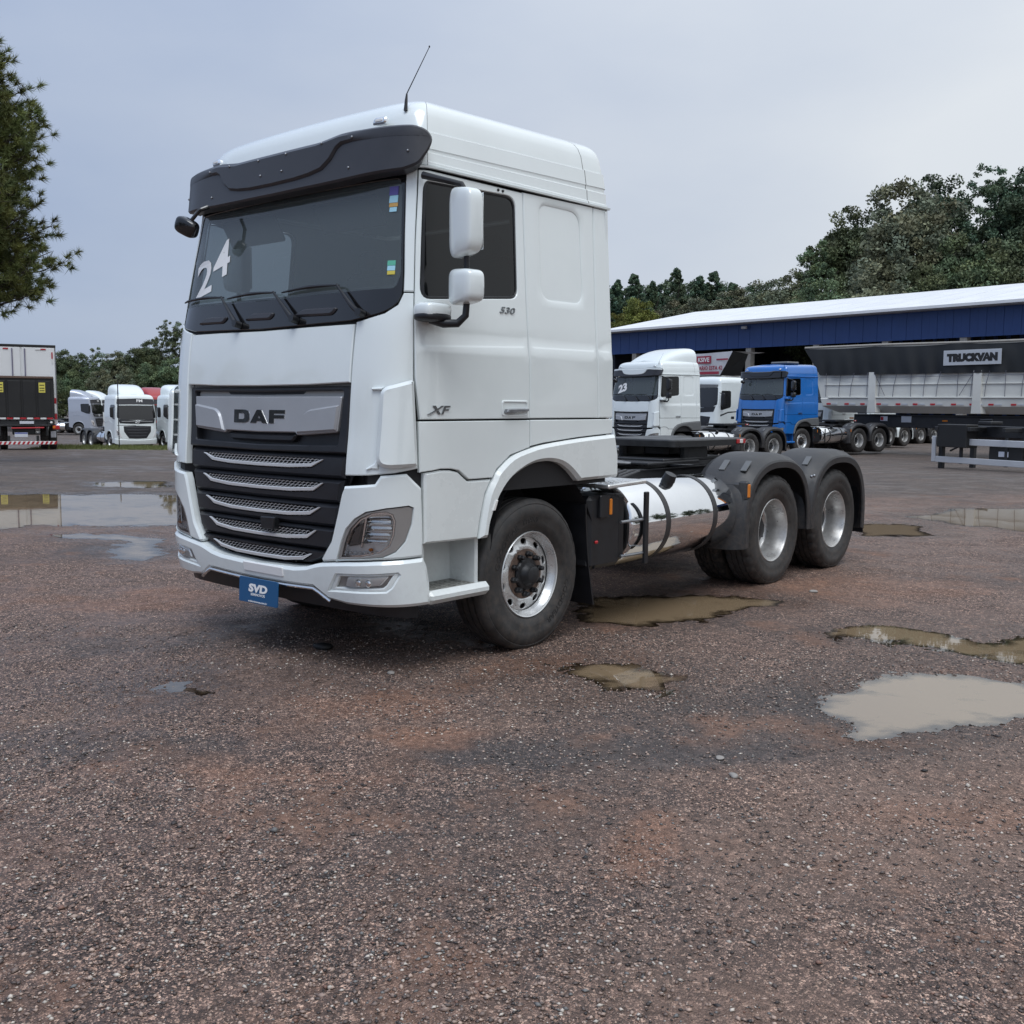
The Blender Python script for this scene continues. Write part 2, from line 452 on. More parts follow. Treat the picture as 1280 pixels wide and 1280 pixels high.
def cab_point(u, z):
    s = -1 if u < 0 else 1; a = abs(u); W = cabW(z); F = cabF(z); xa = .87*W/1.24; yc = cabY(z)
    if a <= .87: x = a/.87*xa; y = F+.03*(a/.87)**2
    elif a <= 1.37:
        t = (a-.87)/.5; cy = F+.03+.069*(W-xa)
        x = (1-t)**2*xa+2*t*(1-t)*W+t*t*W; y = (1-t)**2*(F+.03)+2*t*(1-t)*cy+t*t*yc
    else: x = W; y = yc+a-1.37
    return Vector((s*x, y, z))
def cab(u, z, off=0.):
    P = cab_point(u, z)
    if off == 0: return P
    e = 1e-3
    n = (cab_point(u+e, z)-cab_point(u-e, z)).cross(cab_point(u, z+e)-cab_point(u, z-e)).normalized()
    return P+n*off
def lerp_list(xs, ys):
    return lambda x: float(np.interp(x, xs, ys))
crease_z = lerp_list([1.2, 2.24, 3.2], [2.0, 2.041, 2.05])
def flank(u, z, off=0.):
    """cab side with the raised lower half below the crease."""
    t = (crease_z(abs(u))-z)/.012; t = min(max(t, 0), 1)
    return cab(u, z, off+.009*t)
CREASE = [[(s*u, crease_z(u)-d) for u in np.arange(1.22, 3.22, .06)] for s in (1, -1) for d in (.015, .006, -.003)]
def sym(h):   # half outline from the centre line out and back: mirror it
    return list(h)+[(-a, b) for a, b in h[::-1] if abs(a) > 1e-6]

GLASS = rounded(sym([(0, 2.322), (1.09, 2.333), (1.122, 2.42), (1.078, 2.93), (1.06, 2.985), (0, 2.985)]), .03, 4)
WIN = rounded([(1.267, 2.268), (2.15, 2.343), (2.137, 3.0), (1.268, 2.968)], [.09, .07, .09, .07])
WING = rounded([(1.305, 2.287), (2.137, 2.36), (2.122, 2.985), (1.306, 2.958)], [.05, .05, .08, .05])

def wheel(root, y, x, s, front, zc=.505):
    """a wheel whose outer face is at lateral position x on side s."""
    def put(m): return (m if s > 0 else m.mirror())
    Rt = .522; hw = .147
    prof = [(.292, -.10), (.30, -.115), (.34, -.140), (.41, -hw), (.47, -.142), (.497, -.130), (.513, -.118), (.521, -.100)]
    gr = []
    for g in (-.055, 0., .055): gr += [(.522, g-.008), (.509, g-.006), (.509, g+.006), (.522, g+.008)]
    prof += gr+[(.521, .100), (.513, .118), (.497, .130), (.488, .1335), (.484, .131), (.47, .142), (.44, .1465), (.41, hw), (.405, .1445), (.36, .1435), (.352, .141), (.33, .136), (.306, .117), (.298, .112), (.292, .10)]
    n = 120 if not front else 96
    c = (x-hw, y, zc)
    def mod(i, k):
        r, h = prof[i]
        if r < .49: return 1
        if front: return 1-.006*((k % 3) == 0) if abs(h) > .11 else 1
        return 1-.022*((k % 4) == 0) if abs(h) > .04 else 1-.010*((k % 4) == 2)
    b = MB().lathe(prof, c, n, 'x', mod)
    # flatten on the ground
    b.v = [(a, q, max(z, 0.0)) for a, q, z in b.v]
    ty = put(b).build('wheel', 'rubber', root, 30)
    if front:
        rp = [(.285, -.12), (.292, -.10), (.2985, .104), (.2985, .116), (.293, .122), (.286, .118), (.282, .105), (.268, .085), (.255, .06)]
        put(MB().lathe(rp, c, 64)).build('rim', 'aluminium', ty)
        hp = hermite([.10, .16, .185, .215, .26], [.06, .06, .072, .055, .05])
        mpz = lambda u, v, off=0.: Vector((c[0]+hp(math.hypot(u, v))+off, y-u, zc+v))
        circ = lambda r, n_, cx=0, cy=0: [(cx+r*math.cos(2*math.pi*i/n_), cy+r*math.sin(2*math.pi*i/n_)) for i in range(n_)]
        holes = [circ(.085, 32)]+[[(.226*math.cos(t)+q[0]*math.cos(t)-q[1]*math.sin(t), .226*math.sin(t)+q[0]*math.sin(t)+q[1]*math.cos(t)) for q in [(.020*math.cos(k*math.pi/6), .030*math.sin(k*math.pi/6)) for k in range(12)]] for t in [2*math.pi*(i+.5)/10 for i in range(10)]]
        fl = panel(mpz, circ(.2585, 60), holes, 0, .012, .003, .022, es=.03)
        fl.v = [(a, 2*y-q, z) for a, q, z in fl.v]; fl.f = [f[::-1] for f in fl.f]
        fl.f = [f[::-1] for f in fl.f]
        put(fl).build('disc', 'aluminium', ty, 40)
        put(MB().lathe([(.172, .063), (.172, .069), (.155, .071), (.108, .071), (.106, .05)], c, 40)).build('hub_flange', 'rust', ty)
        put(MB().lathe([(.112, .03), (.112, .085), (.104, .095), (.080, .098), (.075, .11), (.062, .128), (.058, .150), (.04, .158), (.0005, .160)], c, 32)).build('hub_cap', 'dark_metal', ty)
        nb = MB(); rr = .1375
        for i in range(10):
            t = 2*math.pi*i/10+.2; cc = (c[0], y+rr*math.cos(t), zc+rr*math.sin(t))
            nb.lathe([(.021, .07), (.021, .092), (.018, .096), (.0165, .118), (.012, .122), (.0005, .123)], cc, 6)
        put(nb).build('wheel_nuts', 'dark_metal', ty, 25)
        put(MB().lathe([(.29, -.02), (.25, -.02), (.0005, -.02)], c, 40)).build('brake_drum', 'shell_dark', ty)
    else:
        rp = [(.292, -.10), (.2985, .10), (.2985, .115), (.293, .120), (.286, .116), (.280, .10), (.272, .06), (.262, .03), (.258, -.02), (.262, -.07), (.252, -.095), (.235, -.11), (.19, -.115), (.13, -.115), (.128, -.13)]
        put(MB().lathe(rp, c, 64)).build('rim', 'rim_silver', ty)
        put(MB().lathe([(.132, -.14), (.132, -.06), (.122, -.045), (.10, -.042), (.09, -.02), (.07, -.012), (.0005, -.01)], c, 32)).build('hub_cap', 'dark_metal', ty)
        nb = MB(); rr = .1675
        for i in range(10):
            t = 2*math.pi*i/10+.1; cc = (c[0], y+rr*math.cos(t), zc+rr*math.sin(t))
            nb.lathe([(.021, -.115), (.021, -.09), (.016, -.086), (.014, -.065), (.0005, -.063)], cc, 6)
        put(nb).build('wheel_nuts', 'dark_metal', ty, 25)
        b = MB().lathe([(q, h) for q, h in prof], (x-hw-.335, y, zc), n, 'x', mod)
        b.v = [(a, q, max(z, 0.0)) for a, q, z in b.v]
        put(b).build('inner_tyre', 'tread', ty, 30)
    # lettering moulded into the sidewall
    def side_map(r0, a0):
        def f(u, v, off=0.):
            r = r0+v; a = a0-u/r0
            xx = c[0]+.1435+off
            return Vector((xx, y+math.cos(a)*r, zc+math.sin(a)*r))
        return f
    if front:
        tb = MB()
        for a0 in (R(-38), R(142)): text(side_map(.382, a0), 'GOODYEAR', (0, 0), .36, .042, .0005, .0, .002, mb=tb)
        for a0 in (R(95),): text(side_map(.382, a0), 'KMAX S', (0, 0), .16, .036, .0005, 0, .002, mb=tb)
        put(tb).build('sidewall_lettering', 'sidewall_print', ty, 0)
    else:
        tb = MB(); text(side_map(.40, R(60)), 'GOODYEAR', (0, 0), .32, .034, .0005, 0, .002, mb=tb)
        put(tb).build('sidewall_lettering', 'sidewall_print', ty, 0)
    return ty

def build_tractor(name, number='24'):
    T = empty(name)
    P = lambda mb, nm, m, par=None, sm=35: mb.build(nm, m, par or T, sm)
    # ---- inner shell and cabin
    shell_holes = [inset(ccw(GLASS), .02), WIN, mir(WIN)]
    def shell(u, z, off=0.):
        k = .03+(.11 if (abs(u) < .9 and z < 1.8) else 0)
        return cab(u, z, off-k)
    shell_out = [(-3.17, 1.10), (3.17, 1.10), (3.17, 3.06), (-3.17, 3.06)]
    P(panel(shell, shell_out, shell_holes, 0, 0, 0, .1), 'cab_shell', 'shell_dark')
    P(panel(lambda u, z, off=0.: cab(u, z, off-.055), [(-3.13, 1.62), (3.13, 1.62), (3.13, 3.06), (-3.13, 3.06)], shell_holes, 0, 0, 0, .1), 'cabin_sides', 'lining')
    P(MB().box((0, .835, 2.08), (2.36, .03, 1.94), b=.01), 'rear_wall', 'white_paint_lower')
    P(MB().box((0, .78, 2.1), (2.2, .02, 1.9)), 'cabin_lining', 'lining')
    P(MB().box((0, -.15, 1.42), (2.3, 1.9, .04)), 'cabin_floor', 'interior_dark')
    P(MB().box((0, -.1, 3.10), (2.2, 1.75, .03)), 'headliner', 'interior_light')
    b = MB()
    b.box((0, -.96, 2.10), (2.16, .36, .30), b=.05); b.superell((.58, -.84, 2.25), (.62, .30, .22), .6)
    b.box((0, -.82, 1.75), (2.1, .14, .6), b=.03)
    P(b, 'dashboard', 'interior_dark')
    P(MB().superell((.60, -.93, 2.335), (.56, .20, .10), .7), 'instrument_hood', 'interior_light')
    sw = MB(); rings = []
    M = Matrix.Rotation(R(-38), 3, 'X')
    for i in range(33):
        a = 2*math.pi*i/32; rings.append(M @ Vector((.225*math.cos(a), .225*math.sin(a), 0))+Vector((.6, -.70, 2.22)))
    sw.tube(rings, .017, 8, False); sw.box((.6, -.70, 2.22), (.40, .03, .05), M, .01); sw.lathe([(.07, 0), (.06, .02), (.001, .03)], (.6, -.70, 2.22), 16, 'z')
    P(sw, 'steering_wheel', 'interior_dark')
    for s in (1, -1):
        b = MB(); b.box((s*.62, -.12, 1.90), (.52, .52, .16), b=.06); b.box((s*.62, .12, 2.30), (.50, .16, .78), Matrix.Rotation(R(-8), 3, 'X'), .06)
        b.box((s*.62, .17, 2.76), (.26, .10, .18), b=.04)
        P(b, 'seat', 'interior_dark')
        P(MB().box((s*.52-.1, -.93, 2.86), (.62, .03, .20), Matrix.Rotation(R(30), 3, 'X'), .012), 'sun_blind', 'interior_dark')
        P(MB().box((s*.5, .62, 2.0), (.9, .25, .5), b=.05), 'bunk', 'interior')
    # ---- windscreen
    WS_OUT = sym([(0, 2.132), (.85, 2.15), (1.036, 2.192), (1.110, 2.238), (1.144, 2.30), (1.139, 2.425), (1.101, 2.95), (1.102, 3.045), (0, 3.045)])
    WS_OUT = rounded(WS_OUT, .05, 4)
    ws = P(panel(cab, WS_OUT, [GLASS], -.004, .02, .004, .08), 'windscreen_surround', 'black_gloss')
    g = P(panel(cab, GLASS, [], -.009, 0, 0, .08), 'windscreen', 'windscreen')
    if number:
        P(text(cab, number[0], (-.855, 2.53), .19, .26, -.005, .02, .001, rot=R(14)), 'number', 'white_print', g, 0)
        P(text(cab, number[1], (-.665, 2.64), .21, .26, -.005, .02, .001, rot=R(14)), 'number', 'white_print', g, 0)
    for (u0, z0, u1, z1, m_) in ((.988, 2.89, 1.05, 2.942, 'sticker_purple'), (.992, 2.845, 1.052, 2.888, 'sticker_blue'), (.995, 2.82, 1.055, 2.843, 'sticker_orange'), (1.0, 2.79, 1.05, 2.817, 'sticker_blue'), (1.024, 2.468, 1.078, 2.497, 'sticker_green'), (1.026, 2.438, 1.078, 2.466, 'sticker_blue'), (1.028, 2.414, 1.079, 2.436, 'sticker_yellow')):
        P(panel(cab, rect(u0, z0, u1, z1), [], -.006, .002, 0, .03), 'sticker', m_, g)
    for k, (uc, w_) in enumerate(((-.62, .30), (-.06, .26), (.50, .34))):
        cw = P(panel(cab, rounded([(uc-w_*.62, 2.195), (uc+w_*.5, 2.19), (uc+w_*.62, 2.235), (uc-w_*.3, 2.24)], .03), [], .012, .016, .01, .05), 'cowl_scoop', 'visor_plastic', ws)
    for bl, ar in ((((-1.052, 2.365), (-.50, 2.362)), ((-.509, 2.362), (-.267, 2.168))), (((-.452, 2.350), (.10, 2.357)), ((.097, 2.357), (.341, 2.171))), (((.168, 2.352), (.715, 2.363)), ((.709, 2.363), (.913, 2.183)))):
        m1_ = MB(); n_ = 6; q = [cab(ar[0][0]+(ar[1][0]-ar[0][0])*t/n_, ar[0][1]+(ar[1][1]-ar[0][1])*t/n_, .035) for t in range(n_+1)]
        m1_.tube(q, [.007, .008, .009, .011, .013, .016, .016], 8); m1_.tube([cab(*ar[1], .0), cab(*ar[1], .05)], .024, 12)
        wp = P(m1_, 'wiper', 'black_plastic')
        m2_ = MB(); q = [cab(bl[0][0]+(bl[1][0]-bl[0][0])*t/8, bl[0][1]+(bl[1][1]-bl[0][1])*t/8+.012*math.sin(math.pi*t/8), .018) for t in range(9)]
        m2_.tube(q, [.005, .008, .009, .01, .012, .01, .009, .008, .005], 6)
        P(m2_, 'blade', 'black_plastic', wp)
    # ---- painted panels
    hood = P(panel(cab, sym([(0, 1.766), (.5, 1.770), (.868, 1.782), (.870, 2.128), (.5, 2.125), (0, 2.118)]), [], 0, .03, .006, .08), 'hood_panel', 'white_paint')
    for s in (1, -1):
        k = (lambda p: p) if s > 0 else mir
        corner = P(panel(cab, k([(.862, 1.228), (1.0, 1.236), (1.14, 1.251), (1.275, 1.276), (1.258, 1.55), (1.238, 1.816), (1.226, 2.203), (1.222, 2.303), (1.152, 2.303), (1.12, 2.234), (1.038, 2.184), (.878, 2.139), (.874, 1.78)]), [], 0, .05, .006, .06), 'corner_panel', 'white_paint')
        P(panel(cab, k([(1.150, 2.311), (1.222, 2.311), (1.212, 2.62), (1.203, 3.045), (1.108, 3.045), (1.106, 2.95), (1.146, 2.425)]), [], .002, .03, .006, .06), 'a_pillar', 'white_paint')
        # air deflector: outer skin standing off the corner, closed above and below, open to the front with vanes
        h0 = lambda u: max(0., min(1., (1.36-u)/.12))
        def dmap(u, z, off=0., s=s):
            a = abs(u); lift = .040+.022*min(1, max(0., (1.25-a)/.18))
            return cab(u, z, lift+off)
        df = P(panel(dmap, k(rounded([(1.045, 1.275), (1.262, 1.29), (1.232, 1.80), (1.06, 1.745)], [.08, .02, .02, .04], 6)), [], 0, .034, .020, .04, bev_h=.020, es=.03), 'air_deflector', 'white_paint')
        for z_ in (1.305, 1.42, 1.53, 1.64, 1.735):
            us = np.linspace(1.085, 1.225, 9)
            t_ = .012 if z_ not in (1.305, 1.735) else .022
            rings = [[cab(s*u_, z_-t_/2, .002), dmap(s*u_, z_-t_/2, -.026), dmap(s*u_, z_+t_/2, -.026), cab(s*u_, z_+t_/2, .002)] for u_ in us]
            P(MB().loft(rings, True, True, flip=(s < 0)), 'deflector_vane', 'white_paint_lower', df)
        # lips running from the deflector on to the corner panel
        P(panel(cab, k(rounded([(.985, 1.275), (1.05, 1.272), (1.06, 1.36), (1.048, 1.36), (1.03, 1.305)], .0)), [], .012, .014, .006, .04), 'deflector_lip', 'white_paint', df)
        P(panel(cab, k([(1.0, 1.735), (1.06, 1.735), (1.07, 1.752), (1.0, 1.748)]), [], .018, .02, .005, .04), 'deflector_lip', 'white_paint', df)
        # door with window
        dz = [(1.278, 1.566), (2.252, 1.570), (2.243, 2.042), (2.223, 2.585), (2.206, 3.037), (1.215, 3.032), (1.218, 2.62), (1.232, 2.203), (1.246, 1.816)]
        d = P(panel(flank, k(dz), [k(WIN)], 0, .03, .005, .07, lines=CREASE), 'door', 'white_paint')
        P(panel(cab, k(inset(ccw(WIN), .0035)), [k(WING)], -.004, .02, .004, .06), 'window_seal', 'black_plastic', d)
        P(panel(cab, k(WING), [], -.012, 0, 0, .08), 'window', 'tinted', d)
        h = panel(flank, k(rounded(rect(1.968, 1.585, 2.228, 1.686), .02)), [k(rounded(rect(1.982, 1.598, 2.214, 1.673), .018))], .007, .012, .004, .04)
        P(h, 'handle_surround', 'white_paint', d)
        P(panel(flank, k(rounded(rect(1.984, 1.600, 2.212, 1.671), .018)), [], -.0015, .003, 0, .05), 'handle_recess', 'grey_plastic', d)
        hb = panel(flank, k(rounded([(1.99, 1.606), (2.07, 1.602), (2.10, 1.610), (2.215, 1.616), (2.215, 1.634), (2.10, 1.634), (2.0, 1.630)], .006)), [], .030, .03, .006, .03)
        P(hb, 'door_handle', 'steel', d)
        P(text(flank, 'XF', (s*1.407, 1.622), .178, .052, .001, .012, .006, shear=.35), 'badge', 'badge_metal', d, 0) if s > 0 else None
        if s > 0: P(text(flank, '530', (2.04, 2.259), .15, .042, .001, .012, .005, shear=.3), 'badge', 'badge_metal', d, 0)
        for uu in (1.965, 2.01):
            P(MB().superell(flank(s*uu, 3.016, .003), (.018, .018, .018), 1, 10, 6), 'bolt', 'dark_metal', d)
        lz = [(1.280, 1.252), (1.30, 1.255), (1.419, 1.269), (1.505, 1.266), (1.576, 1.252), (1.663, 1.193), (1.888, 1.194), (1.924, 1.246), (2.06, 1.333), (2.256, 1.379), (2.252, 1.558), (1.268, 1.554)]
        P(panel(cab, k(lz), [], .009, .03, .005, .07), 'door_skirt', 'white_paint')
        # sleeper side
        REC = rounded([(2.40, 2.36), (2.855, 2.366), (2.826, 2.997), (2.38, 2.995)], [.10, .09, .11, .08])
        P(panel(flank, k([(2.258, 1.570), (3.020, 1.571), (3.0, 2.065), (2.978, 3.06), (2.212, 3.043), (2.229, 2.585), (2.249, 2.042)]), [k(REC)], 0, .02, .005, .07, lines=CREASE, hole_bev=.018, bev_h=.007), 'sleeper_panel', 'white_paint')
        P(panel(cab, k(inset(ccw(REC), -.004)), [], -.010, 0, 0, .08), 'recess_panel', 'white_paint')
        P(panel(flank, k([(3.026, 1.571), (3.2, 1.571), (3.195, 2.05), (3.165, 3.063), (2.985, 3.061), (3.007, 2.065)]), [], .001, .05, .008, .07, lines=CREASE), 'rear_corner_panel', 'white_paint')
        P(panel(cab, k([(2.262, 1.386), (2.40, 1.405), (2.794, 1.437), (3.203, 1.459), (3.2, 1.561), (2.258, 1.559)]), [], .009, .03, .005, .07), 'sleeper_skirt', 'white_paint')
        # drip rail
        rings = []
        for t in np.linspace(1.19, 3.17, 40):
            z_ = 3.047+.012*(t-1.19)
            rings.append([cab(s*t, z_-.006, .0), cab(s*t, z_-.006, .017), cab(s*t, z_+.006, .019), cab(s*t, z_+.010, .0)])
        P(MB().loft(rings, True, True, flip=(s < 0)), 'drip_rail', 'white_paint')
        # wheel arch flare
        FL = spline([(1.762, .812), (1.79, .95), (1.83, 1.09), (1.893, 1.187), (1.931, 1.237), (2.066, 1.322), (2.246, 1.369), (2.414, 1.395), (2.794, 1.427), (3.212, 1.449)], 3)+[(3.25, 1.30), (3.254, 1.136)]+spline([(2.785, 1.129), (2.68, 1.21), (2.567, 1.263), (2.413, 1.282), (2.244, 1.261), (2.063, 1.183), (1.946, 1.073), (1.862, .924), (1.837, .812)], 4)
        P(panel(cab, k(FL), [], .036, .10, .022, .05, bev_h=.026), 'wheel_arch', 'arch_paint')
        P(panel(cab, k([(1.312, .822), (1.757, .812), (1.785, .95), (1.825, 1.09), (1.885, 1.183), (1.66, 1.183), (1.576, 1.241), (1.505, 1.256), (1.419, 1.259), (1.31, 1.247)]), [], .004, .05, .012, .06), 'side_panel', 'white_paint_lower')
        if s > 0: P(panel(cab, [(1.852, .985), (1.878, .985), (1.905, 1.05), (1.882, 1.05)], [], .045, .012, .003, .03), 'side_repeater', 'white_lens')
        # step
        b = MB()
        b.box((s*1.09, -.725, .478), (.30, .56, .085), b=.03)
        st = P(b, 'step', 'white_paint_lower')
        b = MB()
        b.box((s*.955, -.73, .69), (.03, .54, .38), b=.008); b.box((s*1.075, -.548, .69), (.25, .03, .38), b=.01); b.box((s*1.06, -1.0, .66), (.22, .03, .32), b=.008)
        P(b, 'step_well', 'white_paint_lower', st)
        b = MB()
        for i in range(7):
            for j in range(5): b.box((s*(1.0+.042*j+(.02 if i % 2 else 0)), -.93+.067*i, .5215), (.028, .034, .006), b=.002)
        P(b, 'tread_studs', 'step_grate', st)
        P(MB().box((s*1.08, -.73, .519), (.24, .47, .004)), 'tread_plate', 'step_grate', st)
        # headlamp housing
        HL = [(.797, .709), (.841, .831), (.878, .909), (.925, .972), (.987, 1.017), (1.094, 1.041), (1.217, 1.056), (1.244, 1.043), (1.236, .953), (1.202, .847), (1.148, .783), (1.078, .75), (.956, .735)]
        HP = [(.837, 1.118), (.861, 1.163), (1.033, 1.184), (1.064, 1.234), (1.209, 1.246), (1.292, 1.158), (1.30, .948), (1.305, .748), (1.036, .732), (.668, .688), (.655, .706), (.745, .825), (.798, .988)]
        P(panel(cab, k(HP), [k(HL)], .012, .06, .014, .05, hole_bev=.004), 'headlamp_panel', 'white_paint')
        P(panel(cab, k(HP), [], -.05, .0, .0, .09), 'lamp_backing', 'shell_dark')
        LENS = [(.834, .733), (.864, .825), (.898, .912), (.949, .974), (1.018, 1.012), (1.094, 1.022), (1.132, 1.006), (1.147, .964), (1.14, .882), (1.117, .816), (1.063, .775), (.956, .745)]
        hl = P(panel(cab, k(inset(ccw(HL), .003)), [k(LENS)], .006, .02, .003, .04), 'headlight', 'head_grey')
        P(panel(cab, k(inset(ccw(LENS), -.004)), [], -.030, .0, 0, .05), 'reflector_bowl', 'head_bowl', hl)
        P(panel(cab, k(LENS), [k(inset(ccw(LENS), .012))], -.004, .03, .002, .04), 'chrome_bezel', 'reflector', hl)
        e = MB()
        for i, (z0, ua, ub) in enumerate(((.985, 1.0, 1.12), (.955, .985, 1.125), (.915, .985, 1.128), (.875, .965, 1.118), (.838, .955, 1.10))):
            zz = z0; n_ = 7; rings = []
            for t in range(n_):
                u_ = s*(ua+(ub-ua)*t/(n_-1))
                rings.append([cab(u_, zz+.021, -.030), cab(u_, zz+.004, -.012), cab(u_, zz-.010, -.003), cab(u_, zz-.016, -.034)])
            e.loft(rings, True, True, flip=(s < 0))
        P(e, 'reflector_louvres', 'reflector', hl, 40)
        P(panel(cab, k(rounded([(.872, .80), (.935, .815), (.965, .955), (.925, .925), (.895, .87)], .01)), [], -.012, .03, .006, .04), 'side_reflector', 'head_dark', hl)
        P(panel(cab, k([(.945, .80), (.96, .80), (.99, .985), (.972, .985)]), [], -.008, .03, .004, .04), 'divider', 'reflector', hl)
        e = MB()
        for i in range(7): e.superell(cab(s*(.862+.028*i), .762+.002*i, -.01), (.022, .022, .022), 1, 8, 6)
        P(e, 'led_row', 'white_lens', hl)
        P(MB().superell(cab(s*1.005, .792, -.012), (.03, .03, .02), 1, 8, 6), 'indicator_bulb', 'amber', hl)
        P(panel(cab, k(LENS), [], .004, 0, 0, .06), 'clear_lens', 'clear_lens', hl)
    # fog lamps + bumper
    def bump_map(u, z, off=0.): return cab(u, z, off+.022)
    FOG = [(.715, .520), (.79, .622), (1.155, .655), (1.162, .645), (1.117, .572), (1.086, .547)]
    FOGi = [(.765, .540), (.812, .612), (1.13, .642), (1.09, .582), (1.07, .565)]
    BO = sym([(0, .616), (.4, .628), (.515, .643), (.60, .667), (.665, .681), (1.036, .724), (1.30, .739), (1.32, .689), (1.336, .586), (1.338, .452), (1.073, .447), (.843, .442), (.69, .455), (.61, .497), (.565, .520), (.3, .512), (0, .508)])
    bu_ = P(panel(bump_map, BO, [FOG, mir(FOG)], .0, .09, .020, .06, bev_h=.016, hole_bev=.010), 'bumper', 'white_paint')
    P(panel(cab, [(-1.3, .36), (1.3, .36), (1.3, .60), (-1.3, .60)], [], -.06, 0, 0, .1), 'valance', 'black_plastic')
    for s in (1, -1):
        k = (lambda p: p) if s > 0 else mir
        fg = P(panel(bump_map, k(inset(ccw(FOG), -.004)), [k(FOGi)], -.012, .02, .006, .05), 'fog_lamp', 'white_paint_lower')
        FL2 = [(.839, .553), (.867, .612), (1.11, .636), (1.056, .577), (.9, .547)]
        P(panel(bump_map, k(inset(ccw(FOGi), -.004)), [], -.03, 0, 0, .05), 'lamp_backing', 'head_grey', fg)
        P(panel(bump_map, k(rounded(FL2, .015)), [], -.022, .01, .006, .03), 'lamp_reflector', 'head_chrome', fg)
        e = MB()
        for uu in (.93, .985): e.superell(bump_map(s*uu, .588, -.018), (.05, .02, .05), 1, 12, 8)
        P(e, 'bulb_bowl', 'reflector', fg)
        P(panel(bump_map, k(rounded(FL2, .015)), [], -.010, 0, 0, .04), 'clear_lens', 'clear_lens', fg)
    P(panel(bump_map, rounded(rect(-.13, .555, .292, .617), .01), [], .007, .012, .004, .05), 'tow_cover', 'white_print', bu_)
    q = [(s_*u, z) for s_, u, z in ([(-1, .700, .445), (-1, .615, .490), (-1, .565, .511), (-1, .3, .503), (1, 0, .499), (1, .3, .503), (1, .565, .511), (1, .615, .490), (1, .700, .445)])]
    rings = []
    for u, z in resample(q, .08)[:-1]:
        if not rings or True: rings.append((u, z))
    rings = [r for r in rings if True]
    cut = [i for i, r in enumerate(rings) if abs(r[0]-.7) < 1e-6]
    rings = rings[:cut[0]+1] if cut else rings
    P(MB().tube([bump_map(u, z, -.004) for u, z in rings], .011, 8), 'chrome_trim', 'chrome', bu_)
    # number plate
    pm = plane_map((.055, -1.415, .43), (.998, 0.02, 0), (0, .05, .998))
    pl = P(panel(pm, rounded(rect(-.205, -.083, .205, .083), .012), [], 0, .008, .002, .1), 'licence_plate', 'blue_plate')
    tb = text(pm, 'SVD', (0, .018), .20, .055, .001, .05, .001, shear=.1); P(tb, 'lettering', 'white_print', pl, 0)
    tb = text(pm, 'SEMINOVOS', (0, -.024), .15, .017, .001, .01, .001); text(pm, 'svdseminovos.com.br', (0, -.070), .20, .013, .001, .01, .001, mb=tb)
    P(tb, 'lettering', 'white_print', pl, 0)
    # ---- grille
    GF = sym([(0, .628), (.515, .652), (.637, .700), (.73, .803), (.775, .944), (.81, 1.144), (.853, 1.222), (.862, 1.765), (0, 1.765)])
    gb = P(panel(cab, GF, [], -.085, 0, 0, .1), 'grille_backing', 'shell_dark')
    P(panel(cab, rounded(sym([(0, 1.352), (.842, 1.36), (.856, 1.762), (0, 1.758)]), 0), [rounded(sym([(0, 1.392), (.765, 1.405), (.80, 1.735), (0, 1.728)]), .02)], -.018, .06, .008, .08), 'grille_frame', 'grille_plastic')
    P(panel(cab, rounded(sym([(0, 1.385), (.79, 1.392), (.812, 1.744), (0, 1.738)]), .0), [], -.07, .0, 0, .1), 'grille_frame', 'grille_plastic')
    P(panel(cab, rounded(sym([(0, 1.412), (.33, 1.415), (.375, 1.465), (0, 1.462)]), .02), [], -.03, .04, .012, .08), 'grab_bar', 'grille_plastic')
    P(panel(cab, rounded(sym([(0, 1.705), (.40, 1.708), (.46, 1.75), (0, 1.748)]), .01), [], -.05, .02, .012, .08), 'grille_hood', 'grille_plastic')
    bp_ = P(panel(cab, rounded(sym([(0, 1.470), (.372, 1.475), (.388, 1.460), (.40, 1.459), (.757, 1.484), (.788, 1.70), (0, 1.698)]), [.0, .01, .01, .0, .012, .012, .0, .0, .012, .012, 0, .01, .01]), [], -.016, .05, .006, .06), 'brand_plate', 'plate_silver')
    for s in (1, -1):
        k = (lambda p: p) if s > 0 else mir
        P(panel(cab, k(rounded([(.392, 1.468), (.752, 1.491), (.775, 1.648), (.731, 1.644), (.50, 1.617), (.448, 1.585)], [.01, .01, .01, .01, .03, .03])), [], -.001, .015, .011, .05, bev_h=.013), 'plate_wing', 'plate_silver', bp_)
    def glyph(x0, x1, z0, z1, pts, hole=None, off=-.012, grow=0.):
        f = lambda p: [(x0+a*(x1-x0), z0+b*(z1-z0)) for a, b in p]
        return panel(cab, f(pts), [f(hole)] if hole else [], off, .006, .0015, .05)
    D_ = ([(0, 0), (0, 1), (.72, 1), (.93, .9), (1, .7), (1, .3), (.93, .1), (.72, 0)], [(.30, .27), (.60, .27), (.68, .36), (.68, .64), (.60, .73), (.30, .73)])
    A_ = ([(0, 0), (.38, 1), (.64, 1), (1, 0), (.70, 0), (.645, .15), (.40, .15), (.33, 0)], [(.46, .36), (.58, .36), (.52, .62)])
    F_ = ([(0, 0), (0, 1), (1, 1), (1, .74), (.32, .74), (.32, .62), (.96, .62), (.96, .38), (.32, .38), (.32, 0)], None)
    for gx0, gx1, gl in ((-.282, -.108, D_), (-.098, .09, A_), (.106, .268, F_)):
        P(glyph(gx0, gx1, 1.527, 1.613, *gl), 'letter', 'daf_letter', bp_)
        P(glyph(gx0+.006, gx1+.006, 1.523, 1.609, *gl, off=-.0145), 'letter', 'letter_edge', bp_)
    zt = [1.315, 1.170, 1.018, .872, .720]; wt = [.649, .653, .624, .586, .539]
    zb = [1.251, 1.101, .946, .797, .652]; wb = [.539, .560, .523, .495, .449]; ze = [1.266, 1.119, .966, .817, .674]
